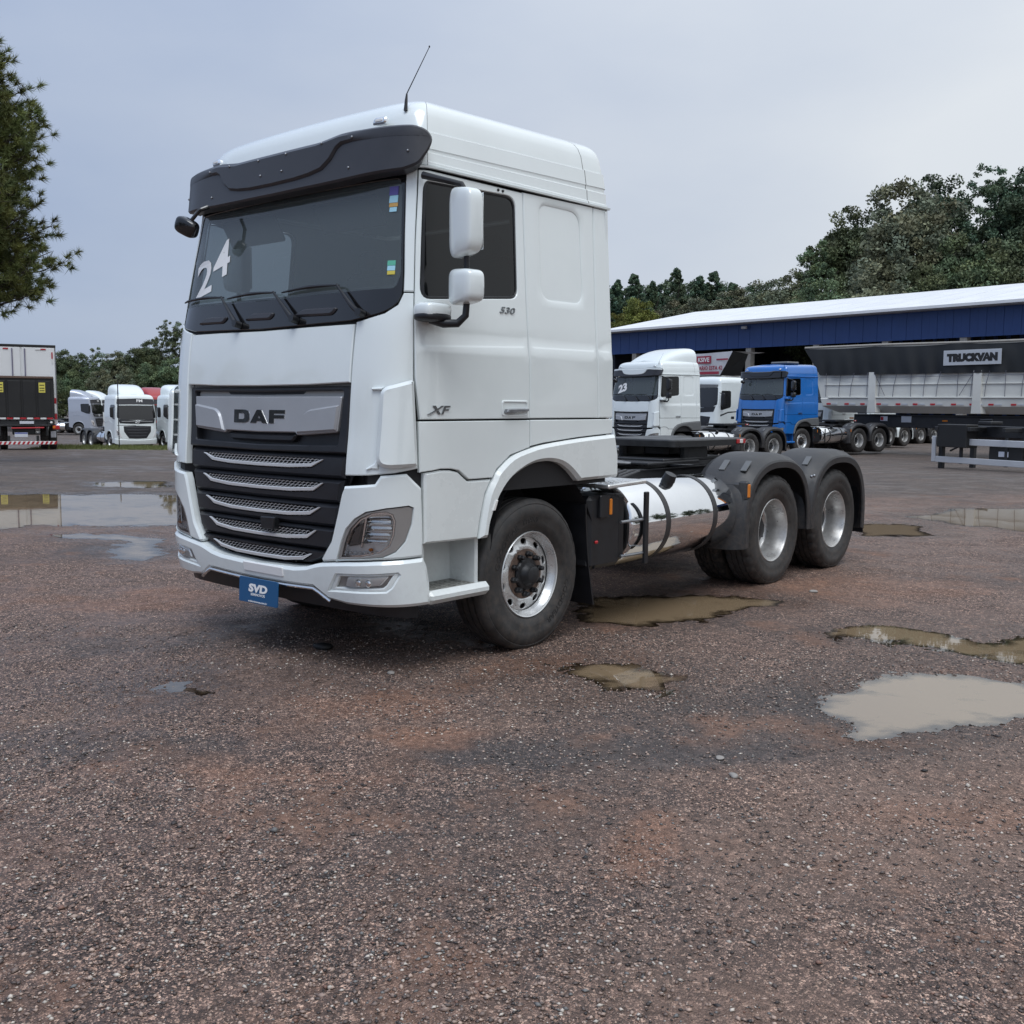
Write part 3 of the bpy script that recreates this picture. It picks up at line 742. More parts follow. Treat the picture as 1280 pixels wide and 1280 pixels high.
    zg = [1.350, 1.198, 1.047, .899, .752, .640]
    wg = lerp_list([.628, .652, .70, .803, .944, 1.144, 1.222, 1.36], [.38, .515, .637, .73, .775, .81, .838, .845])
    for i in range(5):
        hi_, lo_ = zg[i]-.005, zg[i+1]+.005
        if i < 4:
            half = [(0, lo_-.004)]+[(wg(z)-.012, z) for z in np.linspace(lo_, hi_, 4)]+[(0, hi_)]
        else:
            half = [(0, .634), (.50, .657), (.60, .69), (.70, hi_), (0, hi_)]
        OP = sym([(0, zb[i]), (wb[i]*.6, zb[i]+.003), (wb[i], ze[i]), (wt[i], zt[i]), (0, zt[i]-.002)])
        slat = P(panel(cab, sym(half), [OP], -.024, .055, .020 if i < 4 else .012, .06, bev_h=.024, hole_bev=.008), 'grille_slat', 'grille_plastic')
        # bright trim along the lower edge of each opening
        e = [(0, zb[i]), (wb[i]*.6, zb[i]+.003), (wb[i], ze[i]), (wt[i], zt[i])]; t_ = .022
        inn = [(wt[i]-.022, zt[i]), (wb[i]-.006, ze[i]+t_), (wb[i]*.6, zb[i]+.003+t_), (0, zb[i]+t_)]
        P(panel(cab, [(-a, b) for a, b in e[::-1]]+e[1:]+inn[:-1]+[(-a, b) for a, b in inn[::-1]][0:], [], -.018, .014, .003, .06), 'trim_strip', 'satin_trim', slat)
        # honeycomb insert
        hm = MB(); p_ = .040; rowh = p_*.42; ro = 0; zz = zb[i]+.008
        while zz < zt[i]-.002:
            wm = wb[i]+(wt[i]-wb[i])*max(0, (zz-ze[i])/(zt[i]-ze[i])) - .012
            x_ = -wm+(p_/2 if ro % 2 else 0)
            while x_ < wm-p_:
                a0, a1, a2 = (x_, zz), (x_+p_*.5, zz+rowh*.45), (x_+p_, zz)
                for qa, qb in ((a0, a1), (a1, a2)):
                    dz_ = .0030
                    hm.add([cab(qa[0], qa[1]-dz_, -.036), cab(qb[0], qb[1]-dz_, -.036), cab(qb[0], qb[1]+dz_, -.032), cab(qa[0], qa[1]+dz_, -.032)], [(0, 1, 2, 3)])
                hm.add([cab(x_-.0024, zz, -.034), cab(x_+.0024, zz, -.034), cab(x_+.0024, zz-rowh*.6, -.034), cab(x_-.0024, zz-rowh*.6, -.034)], [(3, 2, 1, 0)])
                x_ += p_
            zz += rowh; ro += 1
        P(hm, 'mesh_insert', 'mesh_grey', slat, 0)
    P(panel(cab, rounded([(.07, .845), (.20, .848), (.215, .93), (.062, .925)], .012), [], .012, .05, .006, .05), 'radar_cover', 'black_plastic')
    # ---- roof
    us = list(np.linspace(0, .87, 8))+[.95, 1.03, 1.11, 1.19, 1.26, 1.316, 1.322, 1.37, 1.45]+list(np.linspace(1.6, 2.85, 9))+[2.918, 2.924, 3.0, 3.08, 3.13]
    def ring(z, d):
        half = []
        W = cabW(min(z, 3.3)); F = cabF(min(z, 3.3)); ym = (F+.85)/2; hl_ = (.85-F)/2
        for u in us: half.append(Vector(cab_point(u, min(z, 3.3))))
        ye = half[-1].y; rc = .07
        for a in (R(22), R(45), R(68), R(90)): half.append(Vector((W-rc+rc*math.cos(a), ye+rc*math.sin(a), z)))
        half.append(Vector((W*.5, half[-1].y, z))); half.append(Vector((0, half[-1].y, z)))
        half = [Vector((p.x*(W-d)/W, ym+(p.y-ym)*(hl_-(d if p.y < ym else d*.55))/hl_, z)) for p in half]
        half = [Vector((max(p.x, 0), p.y, z+.030*(p.y+1.0)*min(1, max(0, (z-3.05)/.12)))) for p in half]
        return half
    prof = [(3.058, .0), (3.064, -.006), (3.080, -.006), (3.086, .004), (3.136, .007), (3.142, .017), (3.160, .017), (3.163, .0125), (3.262, .024), (3.268, .034), (3.36, .05), (3.41, .070), (3.445, .098), (3.472, .14), (3.492, .19), (3.508, .26), (3.518, .34)]
    rgs = [ring(*p_) for p_ in prof]; nU = len(rgs[0])
    iF, iR = us.index(1.316), us.index(2.918)
    def roof_piece(i0, i1, nm):
        mb = MB()
        for s in (1, -1):
            cols = [[Vector((s*g[i].x, g[i].y, g[i].z)) for i in range(i0, i1+1)] for g in rgs]
            mb.loft(cols, False, False, flip=(s < 0))
        # crown across the top
        last = rgs[-1]; rows = []
        for i in range(i0, i1+1):
            p_ = last[i]; rows.append([Vector((p_.x*t, p_.y, p_.z+.030*(1-t*t))) for t in np.linspace(-1, 1, 9)])
        mb.loft(rows, False, False, flip=True)
        return P(mb, nm, 'white_paint', None, 28)
    roof_piece(0, iF, 'roof_front'); roof_piece(iF+1, iR, 'roof'); roof_piece(iR+1, nU-1, 'roof_rear')
    for i in (iF, iR):   # dark joint under the gaps
        for s in (1, -1):
            mb = MB()
            mb.loft([[Vector((s*(g[j].x-.006), g[j].y, g[j].z-.004)) for j in (i-1, i, i+1, i+2)] for g in rgs], False, False, flip=(s < 0))
            P(mb, 'roof_joint', 'shell_dark')
    for s in (1, -1):
        rl = P(panel(cab, (lambda p: p if s > 0 else mir(p))(rounded([(.862, 3.322), (.952, 3.318), (.958, 3.362), (.875, 3.366)], .02)), [], .016, .03, .010, .03), 'roof_lamp', 'reflector')
        P(panel(cab, (lambda p: p if s > 0 else mir(p))(rounded(rect(.885, 3.332, .935, 3.352), .008)), [], .020, .008, .004, .03), 'lamp_lens', 'white_lens', rl)
    # antenna
    P(MB().tube([(.985, -.965, 3.40), (.985, -.96, 3.46), (.985, -.955, 3.50)], [.012, .009, .005], 10).tube([(.985, -.955, 3.50), (1.085, -.865, 3.77)], [.0035, .0022], 6).superell((1.085, -.865, 3.772), (.010, .010, .014), 1, 8, 6), 'antenna', 'black_plastic')
    # ---- sun visor
    def vmap(u, z, off=0.): return cab(u, z, off+.10)
    VO = sym([(0, 2.973), (.45, 2.977), (.694, 2.982), (1.13, 2.999), (1.222, 3.032), (1.285, 3.123), (1.309, 3.191), (1.272, 3.238), (1.195, 3.262), (1.01, 3.268), (.78, 3.276), (.672, 3.275), (.56, 3.262), (.457, 3.251), (0, 3.249)])
    VO = rounded(VO, .03, 3)
    vs = P(panel(vmap, VO, [], 0, .085, .012, .05, bev_h=.012), 'sun_visor', 'visor_plastic')
    VI = sym([(0, 3.036), (.247, 3.04), (.40, 3.052), (.516, 3.072), (.598, 3.122), (.656, 3.185), (.70, 3.205), (.80, 3.210), (1.155, 3.198), (1.275, 3.197), (1.25, 3.226), (1.19, 3.246), (1.01, 3.254), (.78, 3.262), (.672, 3.261), (.56, 3.248), (.457, 3.238), (0, 3.236)])
    fade = lerp_list([0, .72, .95, 1.3], [1, 1, .12, .05])
    P(panel(lambda u, z, off=0.: vmap(u, z, off*fade(abs(u))+.0005), VI, [], .017, .017, .014, .04, bev_h=.014, es=.04), 'visor_brow', 'visor_plastic', vs)
    for (u, z) in ((.799, 3.231), (.765, 3.054), (1.158, 3.109), (.156, 3.216), (.119, 3.113), (.52, 3.23)):
        for s in (1, -1):
            hi = (z > 3.2) or (abs(u) < .3)
            P(MB().superell(vmap(s*u, z, .017*fade(abs(u))+.002 if hi else .002), (.016, .016, .016), 1, 10, 6), 'rivet', 'steel', vs)
    # ---- mirrors
    for s in (1, -1):
        def put(m, s=s):
            if s > 0: return m
            m = m.mirror(); m.v = [(x_+.16, y_+.36, z_) if x_ < -1.33 else (x_, y_+.2, z_) for x_, y_, z_ in m.v]; return m
        base = put(MB().superell((1.305, -1.055, 2.195), (.16, .21, .10), .5))
        mr_ = P(base, 'mirror', 'white_paint')
        a = MB(); a.tube([(1.29, -1.06, 2.15), (1.36, -1.02, 2.125), (1.43, -.975, 2.125), (1.465, -.945, 2.17), (1.47, -.94, 2.25)], [.026, .026, .024, .021, .019], 12)
        P(put(MB().tube([(1.47, -.94, 2.40), (1.47, -.945, 2.56)], .017, 10)), 'mirror_arm', 'black_plastic', mr_)
        P(put(MB().superell((1.305, -1.055, 2.162), (.165, .215, .06), .6)), 'mirror_base_cover', 'black_plastic', mr_)
        P(put(a), 'mirror_arm', 'black_plastic', mr_); a = MB(); a.tube([(1.47, -.945, 2.86), (1.44, -.955, 2.915), (1.34, -.995, 2.945), (1.20, -1.03, 2.985)], [.017, .017, .018, .022], 10)
        P(put(a), 'mirror_arm', 'black_plastic', mr_)
        Mz = Matrix.Rotation(R(-12), 3, 'Z')
        sh = lambda p: (p.x*(1+.10*(p.z > 0)*0), p.y*(1-.25*abs(p.x/.2)), p.z*(1-.08*(p.x/.1)))
        P(put(MB().superell((1.475, -.955, 2.70), (.225, .13, .385), .38, 32, 18, Mz, sh)), 'main_mirror_housing', 'white_paint', mr_)
        P(put(MB().superell((1.475, -.95, 2.335), (.23, .15, .20), .42, 32, 16, Mz, sh)), 'wide_mirror_housing', 'white_paint', mr_)
        P(put(MB().box((1.482, -.892, 2.70), (.18, .006, .32), Mz, .002)), 'mirror_glass', 'chrome', mr_)
    M3 = Matrix.Rotation(R(28), 3, 'Y') @ Matrix.Rotation(R(20), 3, 'Z')
    fm = MB().superell((-.82, -1.33, 2.86), (.18, .09, .12), .6, 20, 12, M3); fm.tube([(-.78, -1.32, 2.90), (-.74, -1.28, 2.97), (-.72, -1.22, 3.0)], .014, 8)
    P(fm, 'front_mirror', 'black_gloss')
    # ---- wheels
    for s in (1, -1):
        wheel(T, 0., 1.22, s, True)
        wheel(T, 3.552, 1.242, s, False); wheel(T, 4.917, 1.242, s, False)
    # ---- wheel wells, mud flaps
    for s in (1, -1):
        def put(m, s=s): return m if s > 0 else m.mirror()
        rings = []
        for i in range(19):
            a = R(-8+196*i/18); r_ = .70
            rings.append([(xx, r_*math.cos(a)*(1.0 if math.cos(a) > 0 else .66)+.02, .56+r_*math.sin(a)) for xx in (.62, 1.21)])
        P(put(MB().loft(rings, False, False)), 'wheel_well', 'shell_dark')
        P(put(MB().box((.63, 0, .95), (.02, 1.25, .7))), 'wheel_well_side', 'shell_dark')
        rings = []
        for i in range(9):
            t = i/8; y_ = .585+.05*t+.09*t*t; z_ = .95-.76*t
            rings.append([(.90, y_, z_), (1.215-.02*t, y_+.0, z_), (1.215-.02*t, y_+.012, z_), (.90, y_+.012, z_)])
        P(put(MB().loft(rings, True, True)), 'mud_flap', 'black_plastic')
    # ---- chassis
    for s in (1, -1):
        b = MB(); b.box((s*.39, 2.3, .95), (.05, 6.5, .27), b=.01); b.box((s*.42, 2.3, 1.083), (.09, 6.5, .012), b=.003); b.box((s*.42, 2.3, .82), (.09, 6.5, .012), b=.003)
        P(b, 'frame_rail', 'chassis')
    for y_ in (1.15, 2.2, 3.0, 4.23, 5.4): P(MB().box((0, y_, .95), (.74, .12, .18), b=.02), 'cross_member', 'chassis')
    P(MB().box((0, -.25, .70), (.95, 1.7, .66), b=.1).box((0, -.98, .60), (2.0, .20, .36), b=.05).box((0, 1.1, .72), (.6, 1.3, .5), b=.1), 'engine', 'shell_dark')
    P(MB().tube([(-1.0, 0, .50), (1.0, 0, .50)], .07, 12).box((0, 0, .48), (1.7, .12, .14), b=.03), 'front_axle', 'chassis')
    for y_ in (3.552, 4.917):
        P(MB().tube([(-1.0, y_, .505), (1.0, y_, .505)], .09, 12).superell((0, y_, .51), (.5, .5, .5), .8), 'drive_axle', 'chassis')
    for s in (1, -1):
        P(MB().box((s*.52, 4.23, .70), (.10, 1.7, .07), b=.02).box((s*.52, 4.23, .80), (.12, .3, .16), b=.02), 'leaf_spring', 'chassis')
    lines_ = MB()
    for i, (x_, z_) in enumerate(((.30, 1.16), (.22, 1.15), (.12, 1.17))):
        lines_.tube([(x_, .95, z_+.05), (x_+.03, 1.5, z_-.02), (x_-.04, 2.1, z_), (x_, 2.7, z_-.04)], .016, 8)
    P(lines_, 'air_lines', 'steel')
    cab_ = MB()
    for i in range(4):
        x_ = .58+.07*i; cab_.tube([(x_, .95, 1.10), (x_+.05, 1.15, 1.15+.02*i), (x_-.03, 1.4, 1.07), (x_-.1, 1.8, 1.06), (x_-.2, 2.2, 1.09)], .014, 7)
    cab_.superell((.66, 1.55, 1.09), (.22, .30, .10), .7).superell((.74, 1.42, 1.08), (.14, .18, .12), .6)
    P(cab_, 'suzie_hoses', 'black_plastic')
    # fifth wheel
    fo = rounded([(-.47, 2.98), (.47, 2.98), (.50, 3.3), (.50, 4.30), (.34, 4.36), (.16, 4.36), (.06, 3.75), (-.06, 3.75), (-.16, 4.36), (-.34, 4.36), (-.50, 4.30), (-.50, 3.3)], [.1, .1, .05, .05, .04, .04, .05, .05, .04, .04, .05, .05])
    fw = P(panel(plane_map((0, 0, 1.345), (1, 0, 0), (0, 1, 0)), fo, [], 0, .07, .012, .15), 'fifth_wheel', 'dark_metal')
    b = MB()
    for s in (1, -1): b.box((s*.36, 3.5, 1.22), (.10, .42, .17), b=.03)
    b.box((0, 3.5, 1.22), (.3, .3, .14), b=.04); b.box((0, 3.4, 1.155), (.92, 1.2, .03), b=.008); b.box((0, 2.95, 1.135), (.98, .9, .025), b=.006)
    P(b, 'fifth_wheel_base', 'dark_metal', fw)
    P(MB().box((.504, 4.19, 1.312), (.010, .18, .045), b=.003), 'reflective_tape', 'red_lens', fw)
    P(MB().box((.509, 4.19, 1.312), (.008, .06, .04), b=.003), 'reflective_tape', 'white_lens', fw)
    # ---- tanks and boxes
    for s in (1, -1):
        def put(m, s=s): return m if s > 0 else m.mirror()
        cx, cz, r_ = .885, .725, .335
        prof_ = [(.0005, 1.185), (.12, 1.182), (.26, 1.188), (.31, 1.198), (.328, 1.212), (r_, 1.228), (r_, 2.80), (.328, 2.822), (.30, 2.835), (.0005, 2.84)]
        tb = MB().lathe(prof_, (cx, 0, cz), 72, 'y'); 
        tk = P(put(tb), 'fuel_tank', 'chrome', None, 40)
        for y_ in (1.70, 2.45):
            e = MB().lathe([(r_-.002, y_-.034), (r_+.004, y_-.032), (r_+.004, y_+.032), (r_-.002, y_+.034)], (cx, 0, cz), 64, 'y')
            P(put(e), 'tank_strap', 'fender_plastic', tk)
        P(put(MB().tube([(cx+.13, 1.95, cz+.26), (cx+.165, 1.95, cz+.325)], .055, 14).tube([(cx+.165, 1.95, cz+.325), (cx+.19, 1.95, cz+.375)], [.058, .05], 14)), 'fuel_cap', 'black_plastic', tk)
        b = MB(); b.box((1.245, 1.33, .72), (.028, .05, .56), b=.006)
        br = P(put(b), 'side_guard', 'black_plastic')
        P(put(MB().tube([(1.225, 1.02, .785), (1.235, 1.34, .785)], .012, 8).tube([(1.225, 1.02, .525), (1.235, 1.34, .525)], .012, 8)), 'guard_rod', 'steel', br)
        P(put(MB().box((1.03, .84, .73), (.36, .40, .54), b=.03).box((1.0, 1.09, .74), (.36, .10, .50), b=.02)), 'battery_box', 'black_plastic')
        P(put(MB().box((1.225, .80, .92), (.03, .12, .17), b=.008)), 'marker_housing', 'black_plastic')
        P(put(MB().box((1.238, .862, .915), (.022, .030, .12), b=.005)), 'side_marker', 'amber')
        P(put(MB().superell((1.215, .725, .66), (.015, .04, .025), .8, 10, 6)), 'side_reflector', 'red_lens')
        cw_ = P(put(MB().box((1.03, 1.03, 1.075), (.50, .50, .03), Matrix.Rotation(R(2), 3, 'X'), .008)), 'catwalk', 'aluminium')
        e = MB()
        for i in range(8):
            for j in range(8):
                e.box((.82+.06*i, .82+.06*j, 1.092), (.034, .012, .006), Matrix.Rotation(R(45 if (i+j) % 2 else -45), 3, 'Z'))
        P(put(e), 'tread_pattern', 'aluminium', cw_, 0)
        # rear fenders
        for n_, yc_ in enumerate((3.552, 4.917)):
            rings = []
            a0, a1 = (R(189), R(-3)) if n_ == 0 else (R(183), R(-12))
            for i in range(33):
                a = a0+(a1-a0)*i/32; q = 1+.085*math.sin(2*a)**2
                ca, sa = math.cos(a), math.sin(a)
                f = lambda xx, rr: (xx, yc_+.0+ca*rr*q, .50+sa*rr*q)
                rings.append([f(.73, .66), f(.73, .70), f(.80, .735), f(1.12, .735), f(1.20, .715), f(1.268, .672), f(1.278, .655), f(1.276, .600), f(1.262, .598), f(1.258, .65), f(1.18, .690), f(1.10, .705), f(.80, .705)])
            P(put(MB().loft(rings, True, True)), 'rear_fender', 'fender_plastic', None, 24)
        fb = MB()
        for n_, (a_, xx) in enumerate(((R(128), .95), (R(128), 1.17))):
            q = 1.075*.742; p0 = (xx, 3.552+math.cos(a_)*q, .50+math.sin(a_)*q)
            fb.box(p0, (.06, .14, .012), Matrix.Rotation(a_-R(90), 3, 'X'), .003); P(put(fb), 'fender_clip', 'grey_plastic'); fb = MB()
        q = 1.075*.742; fb.box((1.12, 4.917+math.cos(R(128))*q, .5+math.sin(R(128))*q), (.06, .13, .012), Matrix.Rotation(R(38), 3, 'X'), .003)
        P(put(fb), 'fender_clip', 'grey_plastic')
        P(put(MB().box((1.03, 2.91, .70), (.46, .05, .58), Matrix.Rotation(R(-6), 3, 'X'), .03).box((1.225, 2.935, .915), (.09, .06, .17), b=.015)), 'fender_fairing', 'fender_plastic')
        P(put(MB().box((1.272, 2.935, .915), (.02, .035, .12), b=.006)), 'side_marker', 'amber')
        P(put(MB().box((1.0, 5.60, .56), (.50, .012, .50), Matrix.Rotation(R(4), 3, 'X'), .004)), 'mud_flap', 'black_plastic')
        P(put(MB().superell((1.275, 4.21, .985), (.03, .035, .035), 1, 10, 6).superell((1.275, 4.27, .99), (.03, .035, .035), 1, 10, 6)), 'fender_bolt', 'steel')
        P(put(MB().box((.62, 5.62, .80), (.30, .06, .12), b=.015)), 'tail_lamp_housing', 'black_plastic')
        P(put(MB().box((.62, 5.655, .80), (.26, .02, .09), b=.006)), 'tail_lamp', 'red_lens')
    return T

def copy_tree(o, mm=None, skip=(), parent=None):
    c = o.copy(); COL.objects.link(c); c.parent = parent
    if mm and o.type == 'MESH' and o.data.materials and o.data.materials[0].name in mm:
        new = mm[o.data.materials[0].name]; key = (o.data.name, new)
        if key not in copy_tree.cache:
            d = o.data.copy(); d.materials[0] = MATS[new]; copy_tree.cache[key] = d
        c.data = copy_tree.cache[key]
    for ch in list(o.children):
        if ch.name.split('.')[0] in skip: continue
        copy_tree(ch, mm, skip, c)
    return c
copy_tree.cache = {}

TRUCK = build_tractor('truck_tractor')
tag(TRUCK, 'large white truck tractor with 24 on its windscreen, standing on the wet gravel in front', 'truck', 'truck tractors parked in the yard')

# ================================================================== ground, puddles, gravel
FH = np.array([-.65316, .75722]); RH = np.array([.75664, .65384])   # yard axes: away from the entrance, across it
def sstep(a, b, x):
    t = np.clip((np.asarray(x, float)-a)/(b-a), 0, 1); return t*t*(3-2*t)
def ground_base(x, y):
    ex, ey = np.asarray(x, float)-5.62, np.asarray(y, float)+5.34
    d = ex*FH[0]+ey*FH[1]; l = ex*RH[0]+ey*RH[1]; t = l/np.maximum(d, 5.)
    z = -.27*sstep(20, 38, d)-.95*sstep(40, 62, d)*sstep(.02, -.36, t)
    z = z+8.*sstep(92, 125, d)*sstep(-.02, .2, t)
    return z
def gz(x, y): return float(ground_base(x, y))
_rng = np.random.RandomState(3); _perm = _rng.rand(256, 256)
def vnoise(x, y):
    xi = np.floor(x).astype(int); yi = np.floor(y).astype(int); fx, fy = x-xi, y-yi
    fx = fx*fx*(3-2*fx); fy = fy*fy*(3-2*fy)
    g = lambda a, b: _perm[a % 256, b % 256]
    return (g(xi, yi)*(1-fx)+g(xi+1, yi)*fx)*(1-fy)+(g(xi, yi+1)*(1-fx)+g(xi+1, yi+1)*fx)*fy-.5
def fbm(x, y, o=4):
    s, a = 0, 1.
    for i in range(o): s = s+a*vnoise(x*2**i+17*i, y*2**i-31*i); a *= .55
    return s
# name, outline, label
PUDDLES = [
    ([(-13.6, 2.0), (-12.467, 3.5), (-11.6, 4.6), (-10.2, 5.1), (-8.4, 3.9), (-6.8, 2.3), (-7.7, 1.2), (-8.3, .35), (-8.7, -.5), (-11.5, .3)], 'wide muddy puddle reflecting the box truck with the tail lift'),
    ([(-7.1, .62), (-6.5, 1.15), (-5.9, 1.3), (-5.3, .95), (-4.5, .65), (-4.3, .25), (-4.85, .1), (-5.4, .55), (-5.9, .8), (-6.5, .6)], 'shallow silvery puddle in front of the wide muddy one'),
    ([(-15.2, 4.9), (-14.1, 6.3), (-12.8, 5.5), (-13.2, 4.7)], 'narrow far puddle below the parked white trucks'),
    ([(1.55, -.26), (1.8, .06), (2.36, .06), (2.45, -.33), (2.2, -.50), (1.76, -.40)], 'small brown puddle beside the front wheel of the large truck'),
    ([(3.10, .34), (3.27, .95), (3.45, 1.30), (4.0, 1.42), (4.6, 1.2), (4.5, .55), (4.2, .58), (3.95, .05), (3.68, -.25), (3.40, -.02)], 'bright puddle reflecting the pale sky near the picture corner'),
    ([(2.55, 1.95), (2.8, 2.45), (3.05, 2.56), (3.42, 2.38), (3.65, 2.82), (4.6, 2.7), (4.4, 1.7), (3.86, 1.88), (3.5, 1.86), (2.98, 1.96)], 'long brown puddle behind the bright sky puddle'),
    ([(-.1, 10.7), (.1, 12.6), (.95, 13.5), (2.6, 13.6), (2.6, 10.0), (1.76, 9.95), (.88, 10.1)], 'far brown puddle near the flat trailer'),
    ([(-.3, 8.95), (.2, 9.55), (.55, 9.55), (.95, 8.55), (.35, 7.9)], 'little brown puddle right behind the last rear wheel'),
    ([(.90, .95), (.52, 1.75), (.84, 2.68), (1.2, 2.62), (1.75, 2.9), (1.56, 1.98), (1.34, 1.13)], 'dark brown puddle beneath the chrome fuel tank'),
    ([(.16, -2.19), (.28, -2.08), (.40, -2.14), (.31, -2.23)], 'tiny puddle on the gravel in front of the bumper'),
]
def axis(segs):
    a = [segs[0][0]]
    for lo, hi, st0, st1 in segs:
        x = lo; n = 0
        while x < hi-1e-6:
            t = (x-lo)/(hi-lo); x = min(hi, x+st0+(st1-st0)*t); a.append(x)
    return np.array(a)
AX = axis([(-520, -60, 30, 6), (-60, -18, 5, .5), (-18, -1, .11, .05), (-1, 5.4, .028, .028), (5.4, 9, .05, .6), (9, 40, 1, 5), (40, 420, 8, 40)])
AY = axis([(-420, -40, 40, 8), (-40, -8, 5, .5), (-8, -4.6, .4, .05), (-4.6, 3.2, .028, .028), (3.2, 14, .05, .08), (14, 40, .15, 1.2), (40, 150, 1.5, 5), (150, 520, 8, 40)])
GX, GY = np.meshgrid(AX, AY, indexing='ij')
GZ = ground_base(GX, GY)
near = np.clip(1-np.hypot(GX-1, GY-1)/30, 0, 1)
GZ = GZ+near*(.012*fbm(GX*1.1, GY*1.1, 4)+.010*fbm(GX*8, GY*8, 3)+.008*fbm(GX*27, GY*27, 2))
FLATP = np.stack([GX.ravel(), GY.ravel()], 1)
WET = np.zeros(GX.size)
for poly, _ in PUDDLES:
    pa = np.array(poly); lo = pa.min(0)-1.2; hi = pa.max(0)+1.2
    idx = np.where((FLATP[:, 0] > lo[0]) & (FLATP[:, 0] < hi[0]) & (FLATP[:, 1] > lo[1]) & (FLATP[:, 1] < hi[1]))[0]
    Pp = FLATP[idx]; sdv = seg_dist(Pp, poly)*np.where(pip(Pp, poly), 1, -1)
    z = GZ.ravel(); sdv = sdv+(.42 if pa[0][0] < -10 else .24)*fbm(Pp[:, 0]*2.3, Pp[:, 1]*2.3, 4)
    WET[idx] = np.maximum(WET[idx], sstep(-.75, .0, sdv+.25*fbm(Pp[:, 0]*3.1+5, Pp[:, 1]*3.1, 4)))
    z[idx] -= (.034 if len(poly) not in (10, 4) or pa[0][0] > 2 else .026)*sstep(-.22, .26, sdv); GZ = z.reshape(GX.shape)
nx, ny = GX.shape
V = np.stack([GX, GY, GZ], 2).reshape(-1, 3)
I = np.arange(nx*ny).reshape(nx, ny)
Q = np.stack([I[:-1, :-1], I[1:, :-1], I[1:, 1:], I[:-1, 1:]], 2).reshape(-1, 4)
def grid_mesh(name, V, Q):
    me = bpy.data.meshes.new(name); me.vertices.add(len(V)); me.vertices.foreach_set('co', V.astype(np.float32).ravel())
    me.loops.add(Q.size); me.loops.foreach_set('vertex_index', Q.ravel().astype(np.int32))
    me.polygons.add(len(Q)); me.polygons.foreach_set('loop_start', np.arange(0, Q.size, Q.shape[1], dtype=np.int32))
    me.polygons.foreach_set('loop_total', np.full(len(Q), Q.shape[1], np.int32)) if False else None
    me.update(calc_edges=True); me.validate(); return me
me = grid_mesh('ground', V, Q)
me.polygons.foreach_set('use_smooth', np.ones(len(me.polygons), bool))
def patch_attr(name, spots):
    a = np.zeros(GX.size); nz = fbm(FLATP[:, 0]*1.9+3, FLATP[:, 1]*1.9, 5)+.6*fbm(FLATP[:, 0]*7, FLATP[:, 1]*7, 3)
    for cx, cy, rx, ry, rot, k in spots:
        dx, dy = FLATP[:, 0]-cx, FLATP[:, 1]-cy; c_, s_ = math.cos(rot), math.sin(rot)
        r = np.hypot((dx*c_+dy*s_)/rx, (-dx*s_+dy*c_)/ry); a = np.maximum(a, k*sstep(1.15, .35, r+.75*nz))
    t_ = me.attributes.new(name, 'FLOAT', 'POINT'); t_.data.foreach_set('value', a.astype(np.float32))
RDIR = math.atan2(.6538, .7566)
patch_attr('damp_shade', [(2.55, -1.75, .75, .28, RDIR, 1.), (2.95, -1.33, .55, .22, RDIR, .9), (3.35, -.95, .4, .2, RDIR, .7), (.95, -2.95, .8, .3, RDIR, .8), (-.55, -1.55, .9, .5, RDIR, .7), (3.1, .0, .9, .35, RDIR, .6), (0., 2., 1.6, 3.2, 0., .55)])  # damp patches; the last spot paints the truck's own shade beneath it
patch_attr('rust', [(2.05, -1.85, .30, .2, RDIR, 1.), (3.55, -2.15, .40, .16, RDIR+1.2, 1.), (1.5, -1.6, .5, .25, RDIR, .7), (2.1, -2.6, .5, .2, RDIR, .6), (4.3, -1.2, .6, .25, RDIR, .6), (-2.2, -.8, 1.4, .6, RDIR, .7), (1.9, 3.9, 1.4, .9, RDIR, .6)])
wa = me.attributes.new('wet', 'FLOAT', 'POINT'); wa.data.foreach_set('value', WET.astype(np.float32))
ground = link(bpy.data.objects.new('ground', me)); tag(ground, kind='structure')

